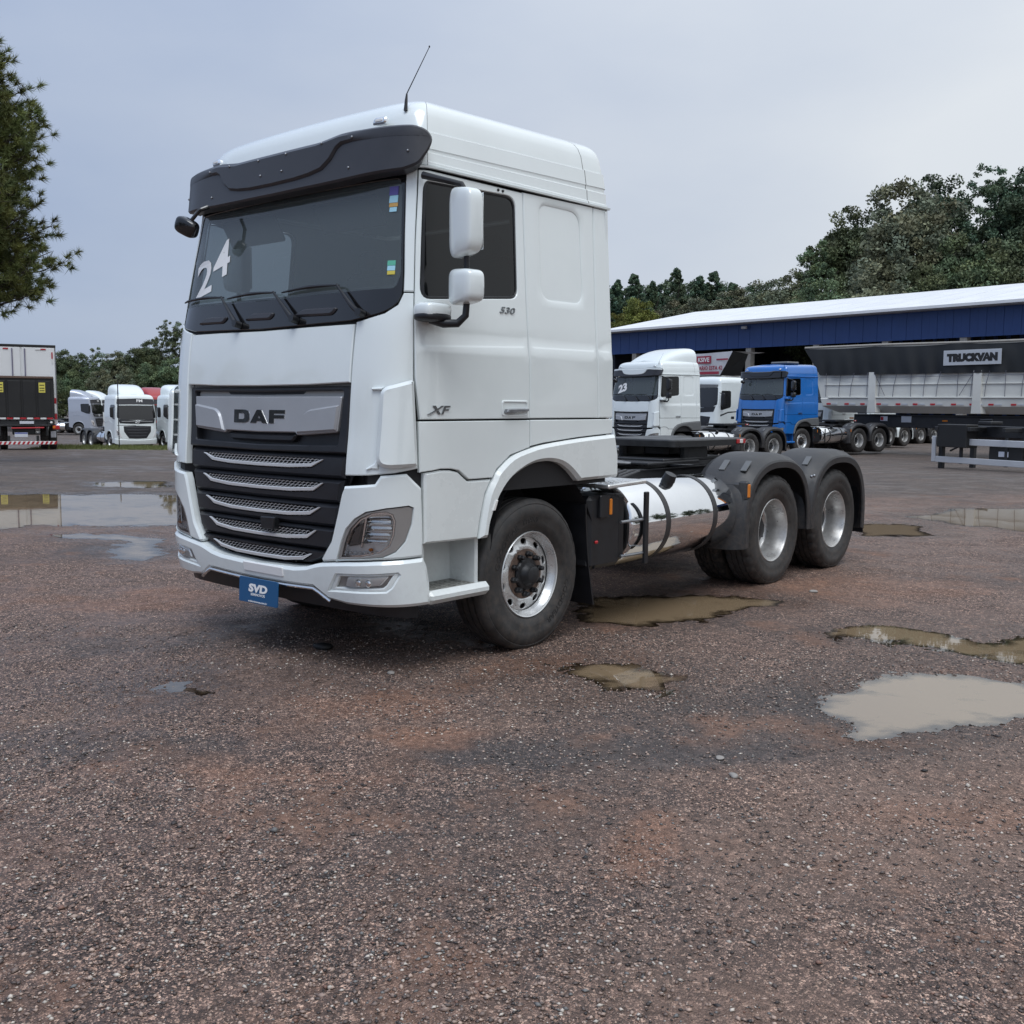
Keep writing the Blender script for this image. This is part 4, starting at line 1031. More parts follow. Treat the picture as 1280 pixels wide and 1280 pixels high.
def ground_material():
    m = bpy.data.materials.new('gravel_ground'); m.use_nodes = True; t = m.node_tree; b = t.nodes['Principled BSDF']
    n = t.nodes.new; l = t.links.new
    co = n('ShaderNodeTexCoord').outputs['Object']
    def noise(sc, det=4, rough=.55):
        x = n('ShaderNodeTexNoise'); x.inputs['Scale'].default_value = sc; x.inputs['Detail'].default_value = det; x.inputs['Roughness'].default_value = rough
        l(co, x.inputs['Vector']); return x.outputs['Fac']
    def vor(sc):
        x = n('ShaderNodeTexVoronoi'); x.inputs['Scale'].default_value = sc; x.inputs['Randomness'].default_value = 1; l(co, x.inputs['Vector']); return x
    def ramp(f, stops):
        r = n('ShaderNodeValToRGB'); e = r.color_ramp.elements
        while len(e) < len(stops): e.new(.5)
        for q, (p, c) in zip(e, stops): q.position = p; q.color = (*c, 1)
        l(f, r.inputs[0]); return r.outputs[0]
    def rng(f, a, b_, c, d):
        r = n('ShaderNodeMapRange'); r.inputs[1].default_value = a; r.inputs[2].default_value = b_; r.inputs[3].default_value = c; r.inputs[4].default_value = d; l(f, r.inputs[0]); return r.outputs[0]
    def mix(f, a, b_, mode='MIX'):
        x = n('ShaderNodeMix'); x.data_type = 'RGBA'; x.blend_type = mode
        if isinstance(f, float): x.inputs['Factor'].default_value = f
        else: l(f, x.inputs['Factor'])
        l(a, x.inputs['A']) if not isinstance(a, tuple) else setattr(x.inputs['A'], 'default_value', (*a, 1))
        l(b_, x.inputs['B']) if not isinstance(b_, tuple) else setattr(x.inputs['B'], 'default_value', (*b_, 1))
        return x.outputs['Result']
    def math_(op, a, b_):
        x = n('ShaderNodeMath'); x.operation = op
        for i, q in enumerate((a, b_)):
            if isinstance(q, (int, float)): x.inputs[i].default_value = q
            else: l(q, x.inputs[i])
        return x.outputs[0]
    v1, v2 = vor(95), vor(210)
    def cell(v):
        s = n('ShaderNodeSeparateColor'); l(v.outputs['Color'], s.inputs[0]); return s
    c1, c2 = cell(v1), cell(v2)
    stones = ramp(c1.outputs[0], [(0, (.024, .020, .020)), (.45, (.056, .045, .042)), (.68, (.112, .083, .073)), (.84, (.25, .182, .150)), (.94, (.48, .36, .29)), (1, (.68, .57, .48))])
    fine = ramp(c2.outputs[1], [(0, (.016, .014, .015)), (.5, (.060, .048, .046)), (.80, (.17, .124, .106)), (1, (.52, .40, .33))])
    col = mix(rng(c2.outputs[2], .35, .65, 0, 1), stones, fine)
    # larger patches: reddish earth, dark wet grit
    p1 = noise(.45, 5); p2 = noise(1.7, 6, .6); p3 = noise(.16, 4)
    col = mix(rng(p2, .50, .64, 0, .8), col, mix(.55, col, (.135, .088, .066)))
    col = mix(rng(p1, .50, .62, 0, .9), col, mix(.62, col, (.044, .046, .050)))
    col = mix(rng(noise(5.5, 5, .65), .58, .70, 0, .6), col, mix(.5, col, (.030, .029, .030)))
    col = mix(rng(noise(.9, 7, .66), .54, .64, 0, .9), col, mix(.62, col, (.205, .122, .082)))
    col = mix(rng(noise(.32, 6, .6), .53, .63, 0, .85), col, mix(.55, col, (.175, .130, .106)))
    # the far half of the yard is grey grit and old asphalt
    sep = n('ShaderNodeSeparateXYZ'); l(co, sep.inputs[0])
    d = math_('ADD', math_('MULTIPLY', sep.outputs[0], -.95), math_('MULTIPLY', sep.outputs[1], .62))
    d = math_('ADD', d, math_('MULTIPLY', math_('SUBTRACT', noise(.35, 5, .6), .5), 6.))
    grey = ramp(c1.outputs[1], [(0, (.026, .026, .027)), (.5, (.066, .064, .062)), (.85, (.130, .122, .112)), (1, (.30, .28, .25))])
    grey = mix(rng(noise(1.3, 8, .7), .42, .60, 0, .7), grey, mix(.7, grey, (.030, .030, .032)))
    grey = mix(rng(noise(.5, 6, .6), .55, .68, 0, .6), grey, mix(.6, grey, (.13, .105, .085)))
    col = mix(rng(d, 8.5, 11.5, 0, .85), col, grey)
    at_d = n('ShaderNodeAttribute'); at_d.attribute_name = 'damp_shade'; at_r = n('ShaderNodeAttribute'); at_r.attribute_name = 'rust'
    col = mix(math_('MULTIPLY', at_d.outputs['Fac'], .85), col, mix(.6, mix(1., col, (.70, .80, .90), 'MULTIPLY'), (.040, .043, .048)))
    col = mix(math_('MULTIPLY', at_r.outputs['Fac'], .8), col, mix(.45, col, (.27, .145, .088)))
    at_w = n('ShaderNodeAttribute'); at_w.attribute_name = 'wet'
    col = mix(math_('MULTIPLY', at_w.outputs['Fac'], .55), col, mix(1., col, (.45, .42, .40), 'MULTIPLY'))
    hs = rng(noise(26, 3), .3, .7, .98, 1.50)
    s = n('ShaderNodeVectorMath'); s.operation = 'SCALE'; l(col, s.inputs[0]); l(hs, s.inputs['Scale'])
    v3 = vor(34); c3 = cell(v3)
    s2 = n('ShaderNodeVectorMath'); s2.operation = 'SCALE'; l(s.outputs[0], s2.inputs[0]); l(rng(c3.outputs[0], 0, 1, .74, 1.26), s2.inputs['Scale'])
    s3 = n('ShaderNodeVectorMath'); s3.operation = 'MULTIPLY'; s3.inputs[1].default_value = (1.0, .865, .795); l(s2.outputs[0], s3.inputs[0])
    l(s3.outputs[0], b.inputs['Base Color'])
    wet = rng(math_('ADD', p2, math_('MULTIPLY', p3, .6)), .72, .98, .78, .36)
    wet = math_('SUBTRACT', wet, math_('MULTIPLY', at_w.outputs['Fac'], .30))
    l(wet, b.inputs['Roughness']); b.inputs['Specular IOR Level'].default_value = .42
    hgt = math_('ADD', math_('MULTIPLY', v1.outputs['Distance'], -1.), math_('MULTIPLY', v2.outputs['Distance'], -.6))
    bu = n('ShaderNodeBump'); bu.inputs['Strength'].default_value = .9; bu.inputs['Distance'].default_value = .008
    l(hgt, bu.inputs['Height']); l(bu.outputs[0], b.inputs['Normal'])
    MATS['gravel_ground'] = m; return m
me.materials.append(ground_material())

# water: muddy, mirror-like at a low angle, thinning to clear over the wet gravel at its edge
def water_material():
    m = bpy.data.materials.new('puddle_water'); m.use_nodes = True; t = m.node_tree; t.nodes.clear(); n = t.nodes.new; l = t.links.new
    a = n('ShaderNodeAttribute'); a.attribute_name = 'depth'
    f = n('ShaderNodeMapRange'); f.interpolation_type = 'SMOOTHSTEP'; f.inputs[1].default_value = .0; f.inputs[2].default_value = .017; f.inputs[3].default_value = .02; l(a.outputs['Fac'], f.inputs[0])
    tr = n('ShaderNodeBsdfTransparent'); tr.inputs[0].default_value = (.70, .62, .52, 1)
    df = n('ShaderNodeBsdfDiffuse'); df.inputs[0].default_value = (.235, .170, .105, 1)
    m1 = n('ShaderNodeMixShader'); l(f.outputs[0], m1.inputs[0]); l(tr.outputs[0], m1.inputs[1]); l(df.outputs[0], m1.inputs[2])
    co = n('ShaderNodeTexCoord'); ns = n('ShaderNodeTexNoise'); ns.inputs['Scale'].default_value = 4.; ns.inputs['Detail'].default_value = 3; l(co.outputs['Object'], ns.inputs['Vector'])
    bu = n('ShaderNodeBump'); bu.inputs['Strength'].default_value = .03; bu.inputs['Distance'].default_value = .01; l(ns.outputs['Fac'], bu.inputs['Height'])
    gl = n('ShaderNodeBsdfGlossy'); gl.inputs['Roughness'].default_value = .02; l(bu.outputs[0], gl.inputs['Normal'])
    fr = n('ShaderNodeFresnel'); fr.inputs['IOR'].default_value = 2.9
    m2 = n('ShaderNodeMixShader'); l(fr.outputs[0], m2.inputs[0]); l(m1.outputs[0], m2.inputs[1]); l(gl.outputs[0], m2.inputs[2])
    o = n('ShaderNodeOutputMaterial'); l(m2.outputs[0], o.inputs[0]); MATS['puddle_water'] = m
water_material()
WL = -.0125
for poly, lab in PUDDLES:
    pa = np.array(poly); lo = pa.min(0)-.5; hi = pa.max(0)+.5
    i0, i1 = np.searchsorted(AX, [lo[0], hi[0]]); j0, j1 = np.searchsorted(AY, [lo[1], hi[1]])
    sub = GZ[i0:i1, j0:j1]; gx, gy = GX[i0:i1, j0:j1], GY[i0:i1, j0:j1]; dep = WL-sub
    inn = (seg_dist(np.stack([gx.ravel(), gy.ravel()], 1), poly)*np.where(pip(np.stack([gx.ravel(), gy.ravel()], 1), poly), 1, -1)).reshape(gx.shape) > -.34
    ok = (dep > -.004) & inn
    cell_ok = ok[:-1, :-1] & ok[1:, :-1] & ok[1:, 1:] & ok[:-1, 1:]
    K = np.arange(sub.size).reshape(sub.shape); Qw = np.stack([K[:-1, :-1], K[1:, :-1], K[1:, 1:], K[:-1, 1:]], 2)[cell_ok]
    used = np.unique(Qw); remap = np.full(sub.size, -1); remap[used] = np.arange(len(used))
    Vw = np.stack([gx.ravel()[used], gy.ravel()[used], np.full(len(used), WL)], 1); mw = grid_mesh('puddle', Vw, remap[Qw])
    ad = mw.attributes.new('depth', 'FLOAT', 'POINT'); ad.data.foreach_set('value', np.maximum(dep.ravel()[used], 0).astype(np.float32))
    mw.materials.append(MATS['puddle_water']); o = link(bpy.data.objects.new('puddle', mw))
    tag(o, lab, 'puddle', 'puddles on the yard', 'thing')

# loose stones standing proud of the surface close to the camera
def gravel():
    rg = np.random.RandomState(11); n = 105000
    ang = rg.uniform(-.56, .56, n); d = 1.5+6.0*rg.rand(n)**1.2
    x = 5.62+d*(FH[0]+RH[0]*np.tan(ang)); y = -5.34+d*(FH[1]+RH[1]*np.tan(ang))
    ok = np.ones(n, bool); P = np.stack([x, y], 1)
    dens = fbm(x*.9, y*.9, 4); ok &= rg.rand(n) < np.clip(.55+1.1*dens, .08, 1)
    x, y = x[ok], y[ok]; n = len(x)
    ix = np.clip(np.searchsorted(AX, x)-1, 0, nx-2); iy = np.clip(np.searchsorted(AY, y)-1, 0, ny-2)
    z = GZ[ix, iy]; dry = z > -.0185; x, y, z = x[dry], y[dry], z[dry]; n = len(x)
    s = (.0022+.0046*rg.rand(n)**2.2)*np.where(rg.rand(n) < .008, 1.7, 1.)
    base = np.array([(1, 0, 0), (0, 1, 0), (-1, 0, 0), (0, -1, 0), (.1, .1, .62), (-.1, 0, -.4)])
    a = rg.rand(n)*6.283; ca, sa = np.cos(a), np.sin(a); jit = 1+.45*(rg.rand(n, 6, 3)-.5)
    B = base[None]*jit*np.stack([1.0+.7*rg.rand(n), np.ones(n), .7+.5*rg.rand(n)], 1)[:, None]*s[:, None, None]*1.35
    X = B[:, :, 0]*ca[:, None]-B[:, :, 1]*sa[:, None]+x[:, None]; Y = B[:, :, 0]*sa[:, None]+B[:, :, 1]*ca[:, None]+y[:, None]; Z = B[:, :, 2]+(z+s*.25)[:, None]
    Vv = np.stack([X, Y, Z], 2).reshape(-1, 3)
    F = np.array([(0, 1, 4), (1, 2, 4), (2, 3, 4), (3, 0, 4), (1, 0, 5), (2, 1, 5), (3, 2, 5), (0, 3, 5)])
    Q3 = (F[None]+(np.arange(n)*6)[:, None, None]).reshape(-1, 3)
    me = grid_mesh('gravel', Vv, Q3)
    pal = np.array([(.052, .043, .041), (.10, .078, .07), (.18, .132, .112), (.27, .195, .160), (.40, .295, .240), (.16, .155, .15), (.52, .46, .40), (.036, .034, .034), (.19, .105, .078)])
    ci = rg.choice(len(pal), n, p=[.10, .13, .16, .19, .18, .08, .08, .05, .03]); c = pal[ci]*(.8+.4*rg.rand(n, 1))
    at_ = me.attributes.new('tint', 'FLOAT_COLOR', 'POINT')
    at_.data.foreach_set('color', np.repeat(np.concatenate([c, np.ones((n, 1))], 1), 6, 0).astype(np.float32).ravel())
    mat('stone', (.1, .1, .1), .5, attr='tint', spec=.4); me.materials.append(MATS['stone'])
    o = link(bpy.data.objects.new('gravel', me)); tag(o, 'loose wet gravel scattered over the yard', 'gravel', kind='stuff')
gravel()
# a few stones and scraps that can be picked out
mat('pale_stone', (.27, .25, .23), .7); mat('dark_lump', (.012, .012, .013), .6); mat('scrap', (.50, .47, .40), .6)
def lump(name, p, d, m, label, cat, seed):
    rr = random.Random(seed)
    mb = MB().superell((0, 0, 0), d, .9, 12, 8, Matrix.Rotation(rr.random()*3, 3, 'Z'))
    mb.v = [(x*(1+.25*math.sin(9*x/d[0]+seed)), y*(1+.2*math.cos(7*y/d[1]+seed)), z) for x, y, z in mb.v]
    o = mb.build(name, m, None, 60); o.location = (p[0], p[1], gz(*p)+d[2]*.3); tag(o, label, cat); return o
lump('rock', (.20, -1.00), (.16, .10, .05), 'dark_lump', 'black lump of rubber lying on the gravel before the bumper', 'rubble', 1)
lump('rock', (1.02, -1.13), (.06, .045, .022), 'pale_stone', 'grey stone under the front bumper', 'stone', 2)
lump('paper_scrap', (-.68, .06), (.12, .04, .015), 'scrap', 'pale scrap of wood left of the front bumper', 'litter', 3)
lump('paper_scrap', (1.72, 3.36), (.07, .05, .03), 'pale_stone', 'whitish stone beside the middle rear wheel', 'stone', 4)
lump('rock', (3.30, -1.12), (.05, .035, .012), 'pale_stone', 'flat pale chip, the farther of two small stones on the open gravel', 'stone', 5)
lump('rock', (3.47, -1.30), (.06, .035, .022), 'pale_stone', 'small broken stone, the nearer of two small stones on the open gravel', 'stone', 6)

# ================================================================== trees
def leaf_mat(name, col, var=.35):
    m = bpy.data.materials.new(name); m.use_nodes = True; t = m.node_tree; b = t.nodes['Principled BSDF']; n = t.nodes.new; l = t.links.new
    a = n('ShaderNodeAttribute'); a.attribute_name = 'tint'
    oi = n('ShaderNodeObjectInfo')
    hsv = n('ShaderNodeHueSaturation')
    mr_ = n('ShaderNodeMapRange'); mr_.inputs[3].default_value = 1-var; mr_.inputs[4].default_value = 1+var; l(oi.outputs['Random'], mr_.inputs[0]); l(mr_.outputs[0], hsv.inputs['Value'])
    mh = n('ShaderNodeMapRange'); mh.inputs[3].default_value = .475; mh.inputs[4].default_value = .515; l(oi.outputs['Random'], mh.inputs[0]); l(mh.outputs[0], hsv.inputs['Hue'])
    mm = n('ShaderNodeVectorMath'); mm.operation = 'MULTIPLY'; mm.inputs[0].default_value = col; l(a.outputs['Color'], mm.inputs[1])
    l(mm.outputs[0], hsv.inputs['Color']); l(hsv.outputs[0], b.inputs['Base Color']); b.inputs['Roughness'].default_value = .6; b.inputs['Specular IOR Level'].default_value = .25
    MATS[name] = m
leaf_mat('leaf_dark', (.110, .146, .074), .2); leaf_mat('leaf_grey', (.155, .168, .106), .16); leaf_mat('leaf_pine', (.088, .134, .082), .2); leaf_mat('leaf_yellow', (.15, .18, .042), .12); leaf_mat('leaf_near', (.125, .160, .060), .05)
mat('bark', (.055, .045, .038), .9, noise=(8, .4))
def leaf_mesh(name, centers, radii, per, size, seed, elong=1.6, tuft=False):
    """many small leaf faces gathered in clumps."""
    rg = np.random.RandomState(seed); C = np.repeat(np.array(centers), per, 0); Rr = np.repeat(np.array(radii), per)
    n = len(C); d = rg.randn(n, 3); d /= np.linalg.norm(d, axis=1)[:, None]; rad = Rr*rg.rand(n)**.45
    P = C+d*rad[:, None]*np.array([1, 1, .75])
    u = rg.randn(n, 3)
    if tuft: u = d*1.0+.25*u+np.array([0, 0, .35])
    u /= np.linalg.norm(u, axis=1)[:, None]; v = np.cross(u, rg.randn(n, 3)); v /= np.linalg.norm(v, axis=1)[:, None]
    s = size*(.6+.8*rg.rand(n))[:, None]; a = u*s*elong*.5; b = v*s*.5
    Vv = np.stack([P-a, P+b*.9-a*.1, P+a, P-b*.9-a*.1], 1).reshape(-1, 3)
    Q = np.arange(n*4).reshape(-1, 4); me = grid_mesh(name, Vv, Q)
    k = rg.rand(len(centers)); kc = np.repeat(.65+.7*k, per)*(.75+.5*rg.rand(n)); hue = np.repeat(rg.rand(len(centers)), per)
    col = np.stack([kc*(1+.22*(hue-.5)), kc, kc*(1-.2*(hue-.5)), np.ones(n)], 1)
    at_ = me.attributes.new('tint', 'FLOAT_COLOR', 'POINT'); at_.data.foreach_set('color', np.repeat(col, 4, 0).astype(np.float32).ravel())
    return me
def crown_broad(seed, n=120, airy=.0):
    rg = np.random.RandomState(seed); cs = []; rs = []
    lobes = [(rg.uniform(-.5, .5), rg.uniform(-.5, .5), rg.uniform(.35, 1.75), rg.uniform(.34, .52)) for _ in range(15)]+[(0, 0, .7, .7), (0, 0, 1.3, .6), (.05, 0, 1.9, .42)]
    lobes = [(a_*(1-.22*max(0, c_-1.1)), b_*(1-.22*max(0, c_-1.1)), c_, d_) for a_, b_, c_, d_ in lobes]
    for i in range(n):
        lx, ly, lz, lr = lobes[rg.randint(len(lobes))]; d = rg.randn(3); d /= np.linalg.norm(d); r = lr*(.55+.5*rg.rand()**.6)
        p = np.array([lx, ly, lz])+d*r*np.array([1, 1, .8]); p[2] = max(p[2], .05)
        if airy and rg.rand() < airy*.5: continue
        cs.append(p); rs.append(rg.uniform(.11, .20)*(1-.35*airy))
    return cs, rs
def crown_pine(seed, n=240):
    rg = np.random.RandomState(seed); cs = []; rs = []
    for i in range(n):
        h = rg.rand()**1.05; a = rg.rand()*6.283; w = ((1-h)**.85*.78+.04)*(1+.25*math.sin(3*a+9*h)); q = w*(.35+.65*rg.rand()**.5)
        cs.append((math.cos(a)*q, math.sin(a)*q, .1+2.3*h)); rs.append(rg.uniform(.07, .12)*(1.15-.5*h))
    return cs, rs
# unit crowns: base at z=0, about 1 high and 1 in radius; scaled per tree
CROWNS = {}
for k, sd in (('broad', 5), ('broad', 9), ('broad', 14), ('airy', 21), ('airy', 33), ('pine', 41), ('pine', 52)):
    c, r_ = crown_pine(sd) if k == 'pine' else crown_broad(sd, 330 if k == 'broad' else 230, .9 if k == 'airy' else 0)
    CROWNS.setdefault(k, []).append(leaf_mesh('crown', c, r_, 110 if k != 'airy' else 75, .035 if k != 'pine' else .034, sd, 1.6))
def trunk_mesh(seed):
    rr = random.Random(seed); b = MB(); pts = [(0, 0, -.4)]
    for i in range(6): pts.append((rr.uniform(-.03, .03)*i, rr.uniform(-.03, .03)*i, .16*i))
    b.tube(pts, [.055, .05, .042, .036, .03, .02, .012], 8)
    for k in range(7):
        z = rr.uniform(.25, .7); a = rr.random()*6.28; l_ = rr.uniform(.3, .5)
        p0 = (0, 0, z); p1 = (math.cos(a)*l_*.5, math.sin(a)*l_*.5, z+.1); p2 = (math.cos(a)*l_, math.sin(a)*l_, z+.26)
        b.tube([p0, p1, p2], [.022, .014, .006], 6)
    return b
TRUNKS = [trunk_mesh(s_).build('trunk', 'bark', None, 40).data for s_ in (1, 2, 3)]
for o in [o for o in bpy.data.objects if o.name.startswith('trunk')]: bpy.data.objects.remove(o)
rt = random.Random(5)
def at(px, py, dep):
    """point of the yard seen at picture position px, py (1280 wide) at that depth; used as a surveying aid."""
    d = cf+cr*((px-640)/1282)-cu*((py-640)/1282); return CAM+d*dep
def tree(name, p, top, rad, kind, leaf, label, group, lowcrown=.12):
    g = gz(p[0], p[1]); H = top-g
    T_ = empty(name, (p[0], p[1], g), rt.random()*6.28)
    tk = link(bpy.data.objects.new('trunk', rt.choice(TRUNKS)), T_); tk.scale = (min(H*.28, rad), min(H*.28, rad), H*.88)
    me = rt.choice(CROWNS[kind]); key = (me.name, leaf)
    if key not in tree.cache:
        m2 = me.copy(); m2.materials.clear(); m2.materials.append(MATS[leaf]); tree.cache[key] = m2
    top_z = tree.top.setdefault(me.name, max(v.co.z for v in me.vertices)); k_ = min(rad, H*.98/top_z)
    c = link(bpy.data.objects.new('crown', tree.cache[key]), T_); c.scale = (max(k_, rad*.8), max(k_, rad*.8), k_); c.location = (0, 0, H-top_z*k_)
    tag(T_, label, 'tree', group); return T_
tree.cache = {}; tree.top = {}
GR = 'trees on the slope behind the shed'
for px, py, wpx, dep, kind, leaf, lab in [
    (1020, 302, 38, 110, 'airy', 'leaf_dark', 'ragged dark tree rising left of the big rounded crown'),
    (1062, 262, 46, 113, 'broad', 'leaf_dark', 'green rounded tree between the ragged tree and the tallest round crown'),
    (1118, 226, 62, 108, 'broad', 'leaf_grey', 'biggest round grey green crown behind the white roof'),
    (1160, 224, 48, 117, 'broad', 'leaf_pine', 'dark green tree peeping over the right of the biggest crown'),
    (1226, 212, 40, 110, 'airy', 'leaf_pine', 'tall open pine with sky showing through its branches'),
    (1278, 205, 50, 109, 'broad', 'leaf_pine', 'tall dark pine cut by the picture edge'),
    (1330, 215, 60, 112, 'broad', 'leaf_pine', 'dark tree beyond the picture edge'),
    (1188, 292, 50, 103, 'broad', 'leaf_dark', 'shaded tree filling the gap beneath the open pine'),
    (1090, 322, 55, 101, 'broad', 'leaf_grey', 'low olive tree just above the middle of the white roof'),
    (1150, 330, 45, 100, 'broad', 'leaf_dark', 'low dull green tree above the white roof below the biggest crown'),
    (1250, 300, 50, 101, 'broad', 'leaf_dark', 'dark bushy tree above the right end of the white roof'),
    (1030, 345, 40, 101, 'broad', 'leaf_dark', 'dark low bush below the ragged tree'),
    (990, 338, 42, 112, 'broad', 'leaf_grey', 'grey green bushy tree left of the ragged tree'),
    (955, 350, 40, 116, 'broad', 'leaf_grey', 'rounded dull tree above the roof over the blue truck'),
    (915, 360, 40, 120, 'broad', 'leaf_grey', 'low grey green tree above the roof camera')]:
    p = at(px, 500, dep); tp = at(px, py, dep).z; tree('broadleaf_tree' if kind == 'broad' else 'pine_tree', (p.x, p.y), tp, wpx/1282*dep*1.42, kind, leaf, lab, GR, .05)
GR = 'far conifers beyond the shed'
for px, py, wpx, dep, kind, leaf, lab in [
    (768, 350, 22, 152, 'pine', 'leaf_pine', 'far conifer right beside the truck cab'),
    (790, 343, 22, 150, 'pine', 'leaf_pine', 'first pointed far conifer over the yellow green tree'),
    (812, 352, 22, 150, 'pine', 'leaf_pine', 'small far conifer between two taller ones'),
    (842, 336, 24, 150, 'pine', 'leaf_pine', 'tallest far conifer above the shed'),
    (870, 345, 22, 155, 'pine', 'leaf_pine', 'far conifer right of the tallest one'),
    (888, 340, 22, 150, 'pine', 'leaf_pine', 'far conifer with two tips above the shed'),
    (912, 354, 22, 152, 'pine', 'leaf_pine', 'last far conifer before the dull rounded trees'),
    (735, 345, 24, 152, 'pine', 'leaf_pine', 'far conifer hidden mostly by the truck cab'),
    (870, 372, 36, 122, 'broad', 'leaf_grey', 'olive bushy tree before the far conifers'),
    (838, 376, 32, 124, 'broad', 'leaf_grey', 'dull bushy tree right of the yellow green tree'),
    (795, 372, 30, 122, 'broad', 'leaf_yellow', 'bright yellow green tree at the left end of the white roof'),
    (760, 358, 34, 165, 'broad', 'leaf_pine', 'dark distant tree filling the gap between the cab and the first conifer'),
    (803, 357, 34, 166, 'broad', 'leaf_pine', 'dark distant tree behind the first two conifers'),
    (828, 352, 34, 165, 'broad', 'leaf_pine', 'dark distant tree left of the tallest conifer'),
    (858, 350, 34, 166, 'broad', 'leaf_pine', 'dark distant tree right behind the tallest conifer'),
    (900, 352, 34, 165, 'broad', 'leaf_pine', 'dark distant tree behind the last conifers'),
    (935, 354, 34, 160, 'broad', 'leaf_pine', 'dark distant tree ending the conifer row'),
    (768, 392, 22, 118, 'broad', 'leaf_yellow', 'small yellow green bush beside the truck cab')]:
    p = at(px, 500, dep); tp = at(px, py, dep).z; tree('conifer_tree' if kind == 'pine' else 'broadleaf_tree', (p.x, p.y), tp, wpx/1282*dep*(1.9 if kind == 'pine' else 1.3), kind, leaf, lab, GR, .05)
GR = 'trees along the far edge of the yard'
for px, py, wpx, dep, kind, leaf, lab in [
    (46, 448, 26, 118, 'broad', 'leaf_dark', 'dark tree behind the box truck'),
    (78, 436, 22, 118, 'broad', 'leaf_dark', 'dark tree right beside the edge of the box truck'),
    (102, 440, 22, 120, 'broad', 'leaf_dark', 'dark tree above the silver truck cab'),
    (124, 434, 22, 116, 'airy', 'leaf_dark', 'thin topped dark tree right of the silver truck'),
    (146, 438, 22, 119, 'broad', 'leaf_grey', 'olive tree above the white truck with the dark visor'),
    (168, 434, 22, 118, 'broad', 'leaf_dark', 'dark tree above the roof deflector of the white truck'),
    (190, 424, 24, 120, 'broad', 'leaf_dark', 'rounded dark tree left of the tallest treeline tree'),
    (210, 400, 20, 116, 'airy', 'leaf_dark', 'tallest tree of the treeline close to the big truck'),
    (234, 402, 22, 116, 'airy', 'leaf_dark', 'treeline tree cut by the front of the big truck'),
    (92, 462, 24, 108, 'broad', 'leaf_dark', 'low dark tree in front at the box truck end of the treeline'),
    (128, 460, 22, 108, 'broad', 'leaf_grey', 'low olive tree in the front row of the treeline'),
    (158, 458, 22, 107, 'broad', 'leaf_grey', 'low yellowish olive tree behind the white truck'),
    (188, 452, 22, 107, 'broad', 'leaf_dark', 'low dark tree behind the red truck roofs'),
    (216, 446, 24, 107, 'broad', 'leaf_dark', 'low dark tree right behind the air deflector of the big truck'),
    (60, 470, 24, 105, 'broad', 'leaf_dark', 'low tree hidden by the box truck')]:
    p = at(px, 500, dep); tp = at(px, py, dep).z; tree('broadleaf_tree', (p.x, p.y), tp, wpx/1282*dep*1.25, kind, leaf, lab, GR, .02)

